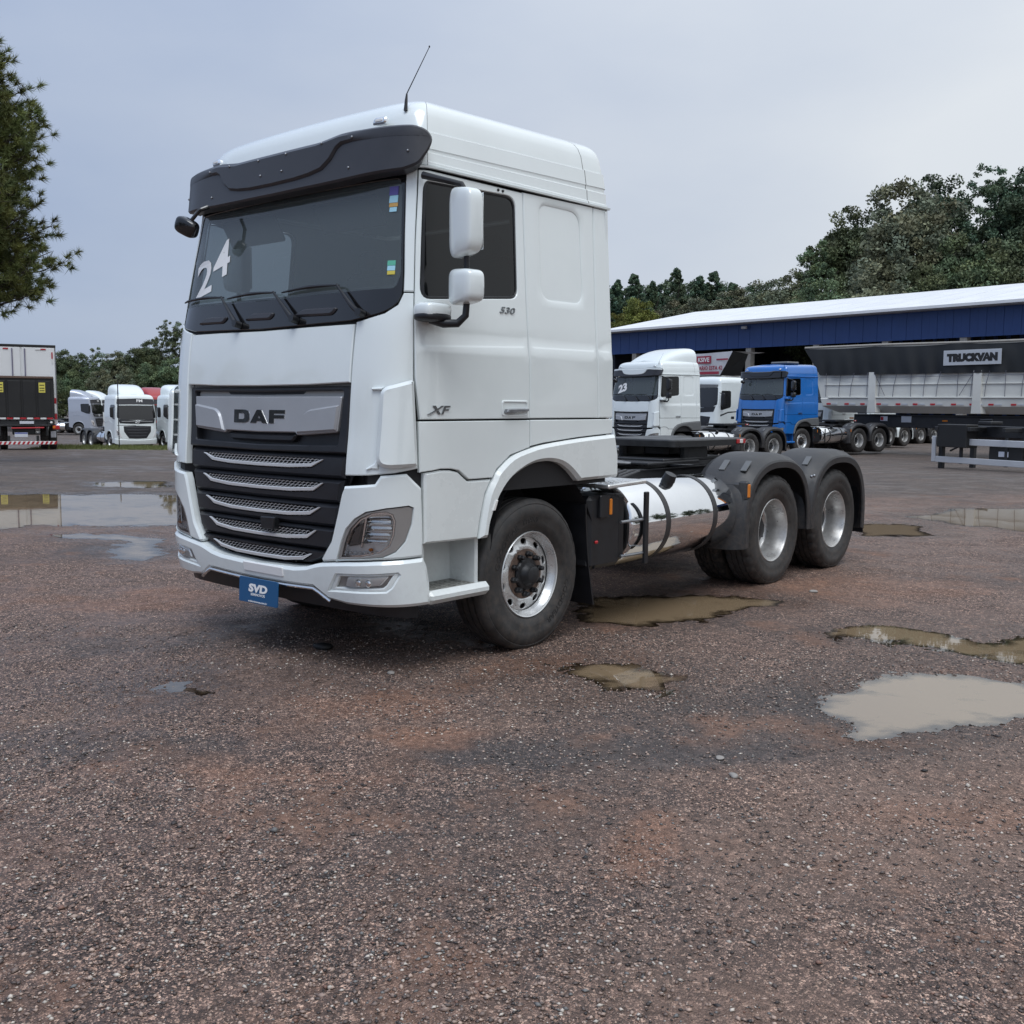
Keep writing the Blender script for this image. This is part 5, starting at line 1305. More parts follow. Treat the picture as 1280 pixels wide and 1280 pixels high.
# pine standing close by, its trunk outside the frame
def near_pine():
    base = at(-48, 500, 30.); rg = np.random.RandomState(8); rr = random.Random(8)
    g = gz(base.x, base.y); T_ = empty('pine_tree', (base.x, base.y, g))
    b = MB(); b.tube([(0, 0, -.3), (.05, 0, 3), (0, .08, 6), (.06, 0, 9), (0, 0, 12.6)], [.26, .22, .18, .12, .03], 12)
    b.build('trunk', 'bark', T_)
    prof = lerp_list([3.6, 4.5, 5.2, 6.4, 7.4, 8.2, 9.2, 10.2, 11.2, 12.2, 12.7], [1.6, 2.1, 2.85, 3.05, 2.6, 2.4, 2.75, 2.35, 1.6, .85, .3])
    br = MB(); cen = []; dirs = []
    for i in range(330):
        z = 4.75+7.85*(i+rr.random())/330; a = (i*2.39996+rr.uniform(-.5, .5)); L_ = prof(z)*rr.uniform(.58, 1.0); dz = rr.uniform(-.35, .25)*L_*.35
        P_ = [Vector((0, 0, z-.35)), Vector((math.cos(a)*L_*.4, math.sin(a)*L_*.4, z-.30+dz*.2)), Vector((math.cos(a)*L_*.75, math.sin(a)*L_*.75, z-.1+dz*.5)), Vector((math.cos(a)*L_, math.sin(a)*L_, z+.25+dz*.6))]
        br.tube(P_, [.045, .032, .02, .009], 5)
        for k in range(16):
            t = rr.uniform(.28, 1.03)*3; j = min(int(t), 2); q = P_[j].lerp(P_[j+1], t-j)
            off = Vector((rr.gauss(0, 1), rr.gauss(0, 1), rr.gauss(.25, .7)))*.30*(1.15-t/3*.35)
            cen.append(tuple(q+off)); dirs.append(tuple((off.normalized()*.7+(P_[3]-P_[0]).normalized()*.7+Vector((0, 0, .45))).normalized())); br.tube([q, q+off], [.010, .005], 3, False)
    br.build('branches', 'bark', T_)['kind'] = 'stuff'
    # needle tufts
    n = len(cen); per = 66; Dd = np.repeat(np.array(dirs), 66, 0); Cc = np.repeat(np.array(cen), per, 0); m = len(Cc)
    d = rg.randn(m, 3)*.75+Dd*.95; d /= np.linalg.norm(d, axis=1)[:, None]; Cc = Cc+Dd*(rg.rand(m, 1)-.5)*.16
    L_ = (.15+.15*rg.rand(m))[:, None]; v = np.cross(d, rg.randn(m, 3)); v /= np.linalg.norm(v, axis=1)[:, None]
    wd = .0105
    Vv = np.stack([Cc-v*wd, Cc+v*wd, Cc+d*L_+np.array([0, 0, -.02])], 1).reshape(-1, 3); me = grid_mesh('crown', Vv, np.arange(m*3).reshape(-1, 3))
    k = np.repeat(.6+.8*rg.rand(n), per)*(.8+.4*rg.rand(m)); hu = np.repeat(rg.rand(n), per)
    col = np.stack([k*(1+.25*(hu-.4)), k, k*(.9-.2*(hu-.5)), np.ones(m)], 1)
    at_ = me.attributes.new('tint', 'FLOAT_COLOR', 'POINT'); at_.data.foreach_set('color', np.repeat(col, 3, 0).astype(np.float32).ravel())
    me.materials.append(MATS['leaf_near']); c = link(bpy.data.objects.new('crown', me), T_)
    tag(T_, 'tall pine with bushy needle tufts reaching in beside the box truck', 'tree')
near_pine()

# wood standing behind and beside the photographer: it shows only as reflections in the windows and the tank
def wood():
    rg = np.random.RandomState(77); cs = []; rs = []
    spots = [(30+rg.uniform(-3, 3)+.18*k, -14+6.2*k+rg.uniform(-2, 2)) for k in range(13)]+[(-44+4.6*k+rg.uniform(-2, 2), -20-3.6*k+rg.uniform(-2, 2)) for k in range(9)]
    tr_ = MB()
    for x, y in spots:
        H = rg.uniform(7.5, 11.5); c, r_ = crown_broad(rg.randint(999), 80); k = H/2.5
        cs += [(x+a*k, y+b*k, .6+c_*k) for a, b, c_ in c]; rs += [q*k*1.15 for q in r_]
        tr_.tube([(x, y, -.3), (x+.1, y, H*.4), (x, y+.1, H*.8)], [.22, .16, .05], 7)
    me = leaf_mesh('wood', cs, rs, 26, .34, 5, 1.6); me.materials.append(MATS['leaf_dark'])
    o = link(bpy.data.objects.new('wood', me)); tag(o, 'dark wood mirrored in the side window and on the chrome tank', 'wood', kind='stuff')
    tr_.build('trunks', 'bark', o)['kind'] = 'stuff'
wood()
def far_wood():
    rg = np.random.RandomState(31); cs = []; rs = []
    for i in range(24):
        px = 262+i*20.0+rg.uniform(-4, 4); dep = rg.uniform(122, 140); p = at(px, 500, dep); z0 = gz(p.x, p.y); H = 9.5+7.*min(1, max(0, (px-250)/480.))+rg.uniform(-1.5, 1.5)
        c, r_ = crown_broad(rg.randint(999), 90); k = H/2.45
        cs += [(p.x+a_*k*.85, p.y+b_*k*.85, z0+c_*k) for a_, b_, c_ in c]; rs += [q*k*1.1 for q in r_]
    me = leaf_mesh('far_wood', cs, rs, 22, .42, 6, 1.5); me.materials.append(MATS['leaf_dark'])
    tag(link(bpy.data.objects.new('far_wood', me)), 'far wood joining the treelines behind the large truck', 'wood', kind='stuff')
far_wood()
# ================================================================== shed
mat('roof_white', (.76, .77, .79), .45, noise=(.5, .10)); mat('shed_blue', (.022, .062, .205), .5, noise=(.8, .08)); mat('shed_dark', (.012, .015, .024), .8)
mat('concrete', (.33, .31, .28), .85, noise=(3, .15)); mat('gutter', (.42, .43, .45), .5)
def shed():
    o = Vector((-12.03, 62.37, 0)); du = Vector((-.98116, .19321, 0)); dn = Vector((.19321, .98116, 0)); up = Vector((0, 0, 1)); g = -.3
    S = empty('shed'); tag(S, 'long open shed with white roof and blue fascia behind the parked trucks', 'building')
    pt = lambda s_, n_, z: o+du*s_+dn*n_+up*z
    def slab(s0, s1, n0, n1, z0, z1, nm, m, par=None, z2=None):
        q = [pt(s0, n0, z0), pt(s1, n0, z0), pt(s1, n1, z0), pt(s0, n1, z0)]
        za = z1; zb_ = z1 if z2 is None else z2
        q += [pt(s0, n0, za), pt(s1, n0, za), pt(s1, n1, zb_), pt(s0, n1, zb_)]
        return MB().add(q, [(0, 1, 2, 3), (4, 7, 6, 5), (0, 4, 5, 1), (1, 5, 6, 2), (2, 6, 7, 3), (3, 7, 4, 0)]).build(nm, m, par or S, 0)
    s0, s1 = -34, 36.5
    fa = empty('fascia', parent=S)
    n_ = 130
    for i in range(n_):     # profiled sheets
        a = s0+(s1-s0)*i/n_; b = s0+(s1-s0)*(i+1)/n_-.012
        slab(a, b, -.06-.016*(i % 2), 0, 6.22, 8.02, 'fascia_sheet', 'shed_blue', fa)
    slab(s0, s1, 0.005, .06, 6.24, 8.0, 'fascia_backing', 'shed_dark', fa)
    # roof in sheets rising to the ridge and falling behind
    rf = empty('roof', parent=S)
    m_ = 30
    for i in range(m_):
        a = s0-.8+(s1-s0+1.6)*i/m_; b = s0-.8+(s1-s0+1.6)*(i+1)/m_-.04
        q = [pt(a, -.9, 8.16), pt(b, -.9, 8.16), pt(b, 12, 10.66), pt(a, 12, 10.66), pt(a, -.9, 8.24), pt(b, -.9, 8.24), pt(b, 12, 10.75), pt(a, 12, 10.75)]
        MB().add(q, [(0, 1, 2, 3), (4, 7, 6, 5), (0, 4, 5, 1), (1, 5, 6, 2), (2, 6, 7, 3), (3, 7, 4, 0)]).build('roof_sheet', 'roof_white', rf, 0)
    q = [pt(s0-.8, 12, 10.66), pt(s1+.8, 12, 10.66), pt(s1+.8, 25, 8.2), pt(s0-.8, 25, 8.2)]
    MB().add([*q, *[v+up*.08 for v in q]], [(0, 1, 2, 3), (4, 7, 6, 5)]).build('rear_slope', 'roof_white', rf, 0)
    slab(s0-.8, s1+.8, -1.12, -.9, 8.08, 8.26, 'gutter', 'roof_white', rf)
    slab(s0, s1, -.85, -.10, 8.03, 8.07, 'soffit', 'gutter', rf)
    for s_ in (33.2, 27.0, 20.9, 14.8, 9.3, 3.8, -2, -8, -14, -20, -26):
        c = slab(s_-.24, s_+.24, -.03, .45, g-.5, 6.4, 'column', 'concrete')
    slab(s0, s1, 23.5, 24, g-1, 8.2, 'back_wall', 'shed_dark')
    slab(s1-.4, s1, .5, 24, g-1, 8.2, 'end_wall', 'shed_dark'); slab(s0, s0+.4, .5, 24, g-1, 8.2, 'end_wall', 'shed_dark')
    for i in range(60): slab(s0+1.1*i+.2, s0+1.1*i+.55, 23.42, 23.5, g, 8.0, 'wall_rib', 'shed_blue') if i % 1 == 0 and i > 20 else None
    cpt = pt(21.1, -.35, 7.75)
    MB().box(cpt, (.45, .22, .22), b=.04).build('flood_lamp', 'gutter', S, 0)
shed()
# grass tufts and a stake at the far side of the near gravel
def grass():
    rg = np.random.RandomState(4); n = 16000; c = at(150, 566, 46); d1 = Vector((cr.x, cr.y, 0)).normalized(); V_ = []
    u = rg.uniform(-3.2, 3.6, n); w_ = rg.normal(0, 1.3, n)
    x = c.x+d1.x*u+cf.x*w_; y = c.y+d1.y*u+cf.y*w_; z = ground_base(x, y); h = (.08+.20*rg.rand(n))*np.exp(-(w_/1.9)**2); a = rg.rand(n)*6.28
    B = np.stack([np.cos(a), np.sin(a), 0*a], 1)*.018; T0 = np.stack([x, y, z], 1); tip = T0+np.stack([rg.normal(0, .04, n), rg.normal(0, .04, n), h], 1)
    me = grid_mesh('grass', np.stack([T0-B, T0+B, tip], 1).reshape(-1, 3), np.arange(n*3).reshape(-1, 3))
    mat('grass_blade', (.13, .15, .045), .7); me.materials.append(MATS['grass_blade'])
    tag(link(bpy.data.objects.new('grass', me)), 'thin strip of yellowish grass in front of the parked white trucks', 'grass', kind='stuff')
grass()

# ================================================================== other vehicles
SKIP = {'rivet', 'bolt', 'tow_cover', 'licence_plate', 'number', 'sticker', 'tread_studs', 'tread_pattern', 'sidewall_lettering', 'suzie_hoses', 'air_lines', 'badge', 'cowl_scoop', 'side_repeater', 'fender_bolt', 'led_row', 'indicator_bulb', 'sun_blind', 'wheel_nuts_far', 'radar_cover'}
def recolour(root, names, m):
    for ch in root.children_recursive:
        if ch.type == 'MESH' and ch.name.split('.')[0] in names:
            d = ch.data.copy(); d.materials[0] = MATS[m]; ch.data = d
def place(o, x, y, h, z=None):
    o.location = (x, y, gz(x, y) if z is None else z); o.rotation_euler = (0, 0, h); return o
GT = 'truck tractors parked in the yard'
W23 = place(copy_tree(TRUCK, {'arch_paint': 'grey_plastic'}, SKIP), -14.51, 25.94, -.225, -.28)
tag(W23, 'white truck tractor with 23 on its windscreen and a roof air deflector', 'truck', GT)
recolour(W23, {'main_mirror_housing', 'wide_mirror_housing'}, 'black_plastic')
recolour(W23, {'visor_brow'}, 'white_paint')
P_ = text(cab, '23', (-.60, 2.60), .46, .30, -.003, .05, .001, rot=R(14)); P_.build('number', 'white_print', W23, 0)
# roof deflector
def deflector(T_, m, top=4.02, yf=-.75, yr=.78, wf=.78, wr=1.06, base=3.48):
    rings = []
    for i in range(13):
        t = i/12; y = yf+(yr-yf)*t; z = base+(top-base)*(math.sin(t*math.pi*.5)**.75); w_ = wf+(wr-wf)*t**.7; g = []
        for k in range(17):
            a = math.pi*k/16; e = .42
            g.append((math.copysign(abs(math.cos(a))**e, math.cos(a))*w_, y, base-.06+(z-base+.06)*math.sin(a)**.5*(1 if 0 < k < 16 else 0)))
        rings.append(g)
    return MB().loft(rings, False, False, flip=True).add(rings[-1], [tuple(range(17))]).build('roof_deflector', m, T_, 40)
deflector(W23, 'white_paint')
BLUE = place(copy_tree(TRUCK, {'white_paint': 'blue_paint', 'white_paint_lower': 'blue_paint', 'arch_paint': 'grey_plastic'}, SKIP), -13.62, 33.66, -.26, -.16)
tag(BLUE, 'bright blue truck tractor parked under the shed front', 'truck', GT)
recolour(BLUE, {'main_mirror_housing', 'wide_mirror_housing', 'sun_visor', 'visor_brow'}, 'black_gloss'); recolour(BLUE, {'door_handle', 'handle_recess'}, 'black_plastic')
MB().box((.35, -.2, 3.62), (.9, .7, .10), b=.04).build('roof_hatch', 'grey_plastic', BLUE)
p = at(1122, 556, 52)
T2 = place(copy_tree(TRUCK, {'fender_plastic': 'white_paint'}, SKIP), p.x-1.2-.75, p.y-4.45, -.22, -.2)
tag(T2, 'white truck tractor with white rear fenders coupled behind the blue truck', 'truck', GT)
recolour(T2, {'main_mirror_housing', 'wide_mirror_housing'}, 'black_plastic')
p = at(1157, 555, 58)
T3 = place(copy_tree(TRUCK, {}, SKIP), p.x-1.2-.9, p.y-3.45, -.2, -.30)
tag(T3, 'white truck tractor hidden behind the tipper trailer with one rear wheel showing', 'truck', GT)

CHASSIS = {'wheel', 'frame_rail', 'cross_member', 'front_axle', 'drive_axle', 'rear_fender', 'fuel_tank', 'fifth_wheel', 'mud_flap', 'wheel_well', 'wheel_well_side', 'battery_box', 'engine', 'leaf_spring', 'catwalk', 'fender_fairing'}
def lite_truck(name, paint, style, defl=True, axles=True):
    """a different make of tractor: own front, windows, grille and roof on a shared chassis layout."""
    T_ = empty(name)
    for ch in list(TRUCK.children):
        if ch.name.split('.')[0] in CHASSIS: copy_tree(ch, None, SKIP, T_)
    P = lambda mb, nm, m, par=None, sm=35: mb.build(nm, m, par or T_, sm)
    hood = style == 'hill'
    wz0, wz1 = (1.86, 2.72) if hood else (1.95, 2.85)
    bot = .62
    arch = [(1.80, bot)]+spline([(1.80, .80), (1.88, 1.0), (2.06, 1.14), (2.30, 1.19), (2.55, 1.15), (2.74, 1.02), (2.83, .86)], 3)+[(2.86, bot)]
    side = [(.0, bot)]+[(.9, bot)]+arch+[(3.17, bot+.1), (3.17, 3.06), (0, 3.06)]
    P(panel(cab, sym(side), [], 0, .05, .01, .1), 'cab_body', paint)
    P(MB().box((0, .84, 2.0), (2.34, .03, 2.1), b=.01), 'rear_wall', paint)
    prof = [(3.06, 0), (3.15, .01), (3.22, .03), (3.28, .07), (3.33, .14), (3.36, .24), (3.375, .36)]; us = list(np.linspace(0, .87, 6))+[1.0, 1.12, 1.24, 1.37, 2.0, 2.6, 3.1, 3.17]
    rgs = []
    for z, d in prof:
        h = [cab_point(u, z) for u in us]; h += [Vector((h[-1].x*.5, h[-1].y+.02, z)), Vector((0, h[-1].y+.02, z))]
        h = [Vector((p.x*(1.16-d)/1.16, -.12+(p.y+.12)*(1-d), z)) for p in h]; rgs.append(h)
    mb = MB()
    for s in (1, -1): mb.loft([[Vector((s*p.x, p.y, p.z)) for p in g] for g in rgs], False, False, flip=(s < 0))
    mb.loft([[Vector((p.x*t, p.y, p.z+.02*(1-t*t))) for t in (-1, -.5, 0, .5, 1)] for p in rgs[-1]], False, False, flip=True)
    P(mb, 'roof', paint, None, 30)
    P(panel(cab, rounded(sym([(0, wz0-.03), (.9, wz0), (1.12, wz0+.12), (1.13, wz0+.3), (1.09, wz1), (0, wz1)]), .03), [], .006, .015, .006, .1), 'windscreen', 'black_gloss')
    P(panel(cab, rounded(sym([(0, wz0-.26), (.98, wz0-.22), (1.06, wz0+.04), (0, wz0-.06)]), .02), [], .010, .02, .006, .1), 'front_band', 'grille_plastic')
    if hood:
        sb = P(panel(lambda u, z, off=0.: cab(u, z, off+.07), rounded(sym([(0, wz1+.06), (1.05, wz1+.04), (1.13, wz1+.08), (1.10, wz1+.36), (0, wz1+.40)]), .03), [], 0, .07, .01, .1), 'sun_visor', 'visor_plastic')
        P(text(lambda u, z, off=0.: cab(u, z, off+.07), 'FM', (.22, wz1+.26), .38, .17, .003, .03, .004), 'lettering', 'white_print', sb, 0)
        P(panel(cab, rounded(sym([(0, wz1-.02), (1.0, wz1-.03), (1.0, wz1+.055), (0, wz1+.06)]), .01), [], .03, .03, .005, .1), 'visor_light_bar', paint)
        e = MB().tube([cab(-.14, wz0-.20, .022), cab(.16, wz0-.05, .022)], .014, 6); P(e, 'emblem_bar', 'satin_trim')
        P(MB().tube([cab(u_, wz0-.10, .02) for u_ in np.linspace(-.9, .9, 12)], .010, 6), 'chrome_strip', 'satin_trim')
        q = []; n_ = 16
        for i in range(n_+1):
            a = 2*math.pi*i/n_; q.append(cab(.01+.10*math.cos(a), wz0-.125+.10*math.sin(a), .024))
        P(MB().tube(q, .012, 6, False), 'emblem_ring', 'satin_trim')
        gt, gb_ = 1.50, .72
        GRL = sym([(0, gb_), (.52, gb_+.02), (.66, gb_+.22), (.80, 1.15), (.82, gt-.03), (0, gt)])
        gr = P(panel(cab, rounded(GRL, .02), [], .008, .02, .008, .1), 'grille', 'grille_plastic')
        for i in range(4): P(panel(cab, sym([(0, gb_+.12+.17*i), (.50+.06*i, gb_+.14+.17*i), (.54+.06*i, gb_+.22+.17*i), (0, gb_+.22+.17*i)]), [], .026, .02, .010, .1), 'grille_bar', 'visor_plastic', gr)
        for s in (1, -1):
            k = (lambda p: p) if s > 0 else mir
            hl = P(panel(cab, k(rounded([(.90, .80), (1.16, .92), (1.25, 1.30), (1.05, 1.28), (.98, 1.05)], .03)), [], .012, .02, .006, .08), 'headlight', 'head_bowl')
            P(panel(cab, k(rounded([(1.02, .93), (1.13, .98), (1.18, 1.2), (1.08, 1.2)], .02)), [], .018, .008, .003, .08), 'lamp_lens', 'reflector', hl)
            P(panel(cab, k(rounded([(1.30, 1.62), (2.05, 1.98), (2.12, 2.78), (1.36, 2.74)] if False else [(1.31, 1.86), (1.62, 1.90), (2.08, 2.08), (2.10, 2.74), (1.33, 2.74)], [.05, .1, .05, .12, .06])), [], .008, .012, .004, .09), 'side_window', 'black_gloss')
            P(panel(cab, k([(1.30, 1.55), (1.7, 1.62), (2.3, 1.78), (3.1, 1.62), (3.1, 1.65), (2.3, 1.82), (1.7, 1.66), (1.30, 1.58)]), [], .010, .012, .004, .09), 'swage_line', paint)
            P(panel(cab, k(rounded([(2.42, 2.05), (2.95, 1.95), (2.95, 2.5), (2.42, 2.62)], .12)), [], .006, .006, .006, .09), 'side_recess', paint)
        P(panel(lambda u, z, off=0.: cab(u, z, off+.03), sym([(0, .38), (1.0, .38), (1.34, .42), (1.34, .74), (1.0, .70), (.55, .66), (0, .64)]), [], 0, .08, .02, .1), 'bumper', paint)
    else:
        P(panel(cab, rounded(sym([(0, wz1+.01), (1.05, wz1), (1.09, wz1+.16), (0, wz1+.18)]), .03), [], .02, .02, .008, .1), 'visor_band', 'grey_plastic')
        P(panel(cab, rounded(sym([(0, .72), (.7, .75), (.86, 1.5), (0, 1.56)]), .05), [], .008, .02, .008, .1), 'grille', 'grille_plastic')
        for s in (1, -1):
            k = (lambda p: p) if s > 0 else mir
            P(panel(cab, k(rounded([(1.30, 1.80), (1.98, 1.95), (1.98, 2.72), (1.33, 2.72)], .10)), [], .008, .012, .004, .09), 'side_window', 'black_gloss')
            e = panel(cab, k([(1.30, 1.52), (1.8, 1.68), (2.6, 1.74), (2.6, 1.78), (1.8, 1.74), (1.30, 1.60)]), [], .004, .006, .002, .1)
            P(e, 'stripe', 'dark_metal')
            P(panel(cab, k(rounded([(2.0, 1.40), (2.22, 1.40), (2.22, 1.52), (2.0, 1.52)], .03)), [], .006, .008, .003, .1), 'door_handle', 'black_plastic')
            hl = P(panel(cab, k(rounded([(.88, .80), (1.22, .86), (1.25, 1.05), (.93, 1.02)], .03)), [], .012, .02, .006, .08), 'headlight', 'head_bowl')
        P(panel(lambda u, z, off=0.: cab(u, z, off+.03), sym([(0, .38), (1.0, .38), (1.34, .42), (1.34, .74), (1.0, .70), (0, .66)]), [], 0, .08, .02, .1), 'bumper', 'grey_plastic')
    for s in (1, -1):
        def put(m, s=s): return m if s > 0 else m.mirror()
        m_ = P(put(MB().superell((1.42, -1.10, 2.30), (.20, .12, .62), .4)), 'mirror', 'black_plastic')
        P(put(MB().tube([(1.2, -1.1, 2.62), (1.42, -1.1, 2.55)], .02, 8)), 'mirror_arm', 'black_plastic', m_)
        P(put(MB().box((1.10, -.72, .58), (.28, .50, .30), b=.04)), 'step', paint)
        f = panel(cab, [(1.76, .72), (1.80, .86), (1.88, 1.05), (2.06, 1.19), (2.30, 1.24), (2.55, 1.20), (2.76, 1.05), (2.86, .86), (2.80, .86), (2.72, 1.0), (2.55, 1.13), (2.30, 1.17), (2.08, 1.12), (1.92, 1.0), (1.86, .86), (1.84, .72)], [], .02, .05, .01, .1)
        P(put(f), 'wheel_arch', paint if hood else 'fender_plastic')
    if defl: deflector(T_, paint, 3.98 if hood else 3.85, -.7, .75, .70, 1.0, 3.34)
    return T_
FHT = lite_truck('truck_tractor', 'white_paint', 'hill')
def put_truck(src, x, y, h, label, mm=None, first=False, z=None):
    o = src if first else copy_tree(src, mm, ())
    place(o, x, y, h, z); tag(o, label, 'truck', GT); return o
p = at(138, 562.8, 62)
put_truck(FHT, p.x+.2, p.y+1.18, R(80.3), 'white truck with dark visor and black grille facing the yard, behind the thin stake', first=True)
p = at(204, 561, 63.5)
put_truck(FHT, p.x+.2, p.y+1.18, R(80.3), 'white truck half hidden by the front corner of the big truck')
put_truck(FHT, -82.9, 39.0, R(130.8), 'silver truck cab seen from the side right of the box truck', {'white_paint': 'silver_paint'})
mat('red_paint', (.34, .02, .02), .3, coat=.5)
p = at(124, 530, 96)
put_truck(FHT, p.x, p.y, R(120), 'white truck peeping out behind the silver truck')
p = at(196, 530, 74)
put_truck(FHT, p.x, p.y, R(82), 'red truck roof showing between the two white trucks', {'white_paint': 'red_paint'})
p = at(222, 530, 76)
put_truck(FHT, p.x, p.y, R(82), 'red truck roof behind the deflector of the big truck', {'white_paint': 'red_paint'})
IV = lite_truck('truck_tractor', 'white_paint', 'flat', defl=False)
p = at(898, 496, 48.); h_ = -.25; lx, ly = 1.14, -1.12
put_truck(IV, p.x-(math.cos(h_)*lx-math.sin(h_)*ly), p.y-(math.sin(h_)*lx+math.cos(h_)*ly), h_, 'white truck with grey stripe squeezed between the 23 truck and the blue truck', first=True)

# ------------------------------------------------------------------ generic frame helper
def frame(origin, ex):
    ex = Vector((ex[0], ex[1], 0)).normalized(); return Vector(origin), math.atan2(ex.y, ex.x)
mat('box_white', (.78, .79, .80), .35, noise=(.8, .04)); mat('lift_black', (.016, .016, .017), .55, noise=(2, .3, .1)); mat('hazard_yellow', (.70, .62, .12), .5)
mat('tape_red', (.42, .02, .03), .4); mat('tape_white', (.75, .75, .75), .4); mat('door_rod', (.20, .19, .28), .4, metal=.4); mat('plate_white', (.62, .64, .70), .5); mat('plate_band', (.05, .08, .35), .5)
WHEEL_SRC = [c for c in TRUCK.children if c.name.startswith('wheel') and c.name.split('.')[0] == 'wheel' and any(q.name.startswith('inner_tyre') for q in c.children)][0]
def dual_wheel(parent, x, y, flip=False):
    """copy of a rear wheel placed with its axle centre at x, y of the parent (outer face to -y unless flipped)."""
    c = copy_tree(WHEEL_SRC, None, SKIP, parent)
    M = Matrix.Translation((x, y, 0)) @ Matrix.Rotation(R(90 if flip else -90), 4, 'Z') @ Matrix.Translation((-1.0, -3.552, 0))
    c.matrix_local = M; return c
# ---- box truck with tail lift, seen from behind
def box_truck():
    rgt = at(73, 545, 42.); vd = Vector((rgt.x-CAM.x, rgt.y-CAM.y, 0)).normalized(); ex = Matrix.Rotation(R(1.5), 3, 'Z') @ Vector((vd.y, -vd.x, 0)); ey = Vector((-ex.y, ex.x, 0))
    o = Vector((rgt.x, rgt.y, 0))-ex*1.27; T_ = empty('box_truck', (o.x, o.y, -.30), math.atan2(ex.y, ex.x))
    tag(T_, 'white box truck with a folded black tail lift and striped bumper', 'truck')
    P = lambda mb, nm, m, par=None, sm=30: mb.build(nm, m, par or T_, sm)
    bx = P(MB().box((0, 3.6, 2.62), (2.54, 7.2, 3.16), b=.02), 'cargo_box', 'box_white')
    P(MB().box((0, -.01, 4.19), (2.56, .06, .10), b=.01), 'top_rail', 'lift_black', bx); P(MB().box((1.262, -.005, 2.7), (.03, .05, 2.95), b=.006), 'corner_post', 'steel', bx); P(MB().box((-1.262, -.005, 2.7), (.03, .05, 2.95), b=.006), 'corner_post', 'steel', bx)
    for x in (-.63, .63): P(MB().box((x, -.02, 2.72), (1.20, .04, 2.8), b=.012), 'rear_door', 'box_white')
    for x in (-.32, .14): P(MB().tube([(x, -.065, 1.4), (x, -.065, 4.08)], .022, 8), 'door_rod', 'door_rod')
    for i, (x, m) in enumerate(((-1.05, 'tape_red'), (-.85, 'tape_white'), (-.55, 'tape_red'), (.62, 'tape_white'), (.82, 'tape_red'))): P(MB().box((x, -.055, 4.06), (.19, .012, .05)), 'reflective_tape', m)
    P(MB().box((1.14, -.055, 3.82), (.05, .012, .26)), 'reflective_tape', 'tape_red'); P(MB().box((1.14, -.055, 3.58), (.05, .012, .16)), 'reflective_tape', 'tape_white')
    lf = P(MB().box((-.02, -.16, 2.12), (2.36, .06, 1.66), b=.02), 'tail_lift', 'lift_black')
    for i in range(4): P(MB().box((-.84+.545*i, -.205, 2.06), (.47, .03, 1.46), b=.012), 'lift_panel', 'lift_black', lf)
    P(MB().box((-.02, -.20, 2.93), (2.34, .05, .09), b=.012), 'lift_edge', 'rust', lf)
    for x in (-.80, .72): P(MB().box((x, -.226, 2.52), (.24, .006, .40), b=.002), 'warning_label', 'hazard_yellow', lf)
    for x in (-.80, .72):
        for z in (2.62, 2.50, 2.40): P(MB().box((x, -.231, z), (.18, .004, .03)), 'label_print', 'lift_black', lf)
    for i in range(9): P(MB().box((-.98+.245*i, -.20, 1.285), (.22, .02, .07), b=.003), 'reflective_tape', 'tape_red' if i % 2 == 0 else 'tape_white', lf)
    for x in (-1.2, 1.2):
        P(MB().box((x, -.06, 2.0), (.08, .03, .22), b=.004), 'reflective_tape', 'tape_red'); P(MB().box((x, -.06, 1.36), (.10, .03, .22), b=.004), 'reflective_tape', 'tape_red')
        P(MB().box((x, -.06, 1.68), (.08, .03, .36), b=.004), 'reflective_tape', 'tape_white')
        P(MB().superell((x*.85, -.24, 1.12), (.10, .06, .10), .9, 12, 8), 'work_lamp', 'white_lens')
        P(MB().box((x, -.1, .92), (.26, .10, .16), b=.02), 'tail_lamp', 'red_lens'); P(MB().box((x*.93, -.16, .93), (.10, .02, .10), b=.01), 'tail_lamp', 'amber')
        P(MB().box((x*.72, .0, .95), (.09, .3, .75), b=.02), 'lift_arm', 'lift_black')
    P(MB().box((0, .1, 1.10), (2.3, .5, .22), b=.03).box((0, 3.2, .80), (.85, 6.2, .35), b=.03), 'chassis', 'chassis')
    P(MB().box((.12, -.19, 1.12), (.52, .02, .11), b=.004), 'sign_strip', 'plate_white')
    P(MB().tube([(-1.0, -.12, 1.0), (1.0, -.12, 1.0)], .05, 10), 'lift_shaft', 'dark_metal')
    P(MB().tube([(-.45, -.16, .89), (.75, -.16, .91)], .03, 8), 'red_bar', 'tape_red')
    pl = P(MB().box((-.10, -.2, .63), (.48, .015, .18), b=.004), 'licence_plate', 'plate_white'); P(MB().box((-.10, -.21, .695), (.46, .006, .04)), 'plate_band', 'plate_band', pl)
    bp = P(MB().box((0, -.22, .30), (2.36, .06, .13), b=.012), 'bumper_bar', 'tape_white')
    for i in range(14):
        x = -1.1+.168*i; P(MB().add([(x, -.2525, .240), (x+.085, -.2525, .240), (x+.145, -.2525, .36), (x+.06, -.2525, .36), (x, -.248, .240), (x+.085, -.248, .240), (x+.145, -.248, .36), (x+.06, -.248, .36)], [(0, 1, 2, 3), (0, 4, 5, 1), (1, 5, 6, 2), (2, 6, 7, 3), (3, 7, 4, 0)]), 'stripe', 'tape_red', bp, 0)
    for x in (-.55, .5): P(MB().box((x, -.19, .42), (.10, .06, .36), b=.012), 'bumper_bracket', 'lift_black', bp)
    for s in (-1, 1):
        c = copy_tree(WHEEL_SRC, None, SKIP, T_); c.matrix_local = Matrix.Translation((0, 1.2-0, 0)) @ (Matrix.Identity(4) if s > 0 else Matrix.Rotation(R(180), 4, 'Z')) @ Matrix.Translation((0, -3.552, 0))
    P(MB().box((1.10, .6, .62), (.20, .02, .26), b=.01), 'mud_flap', 'plate_white')
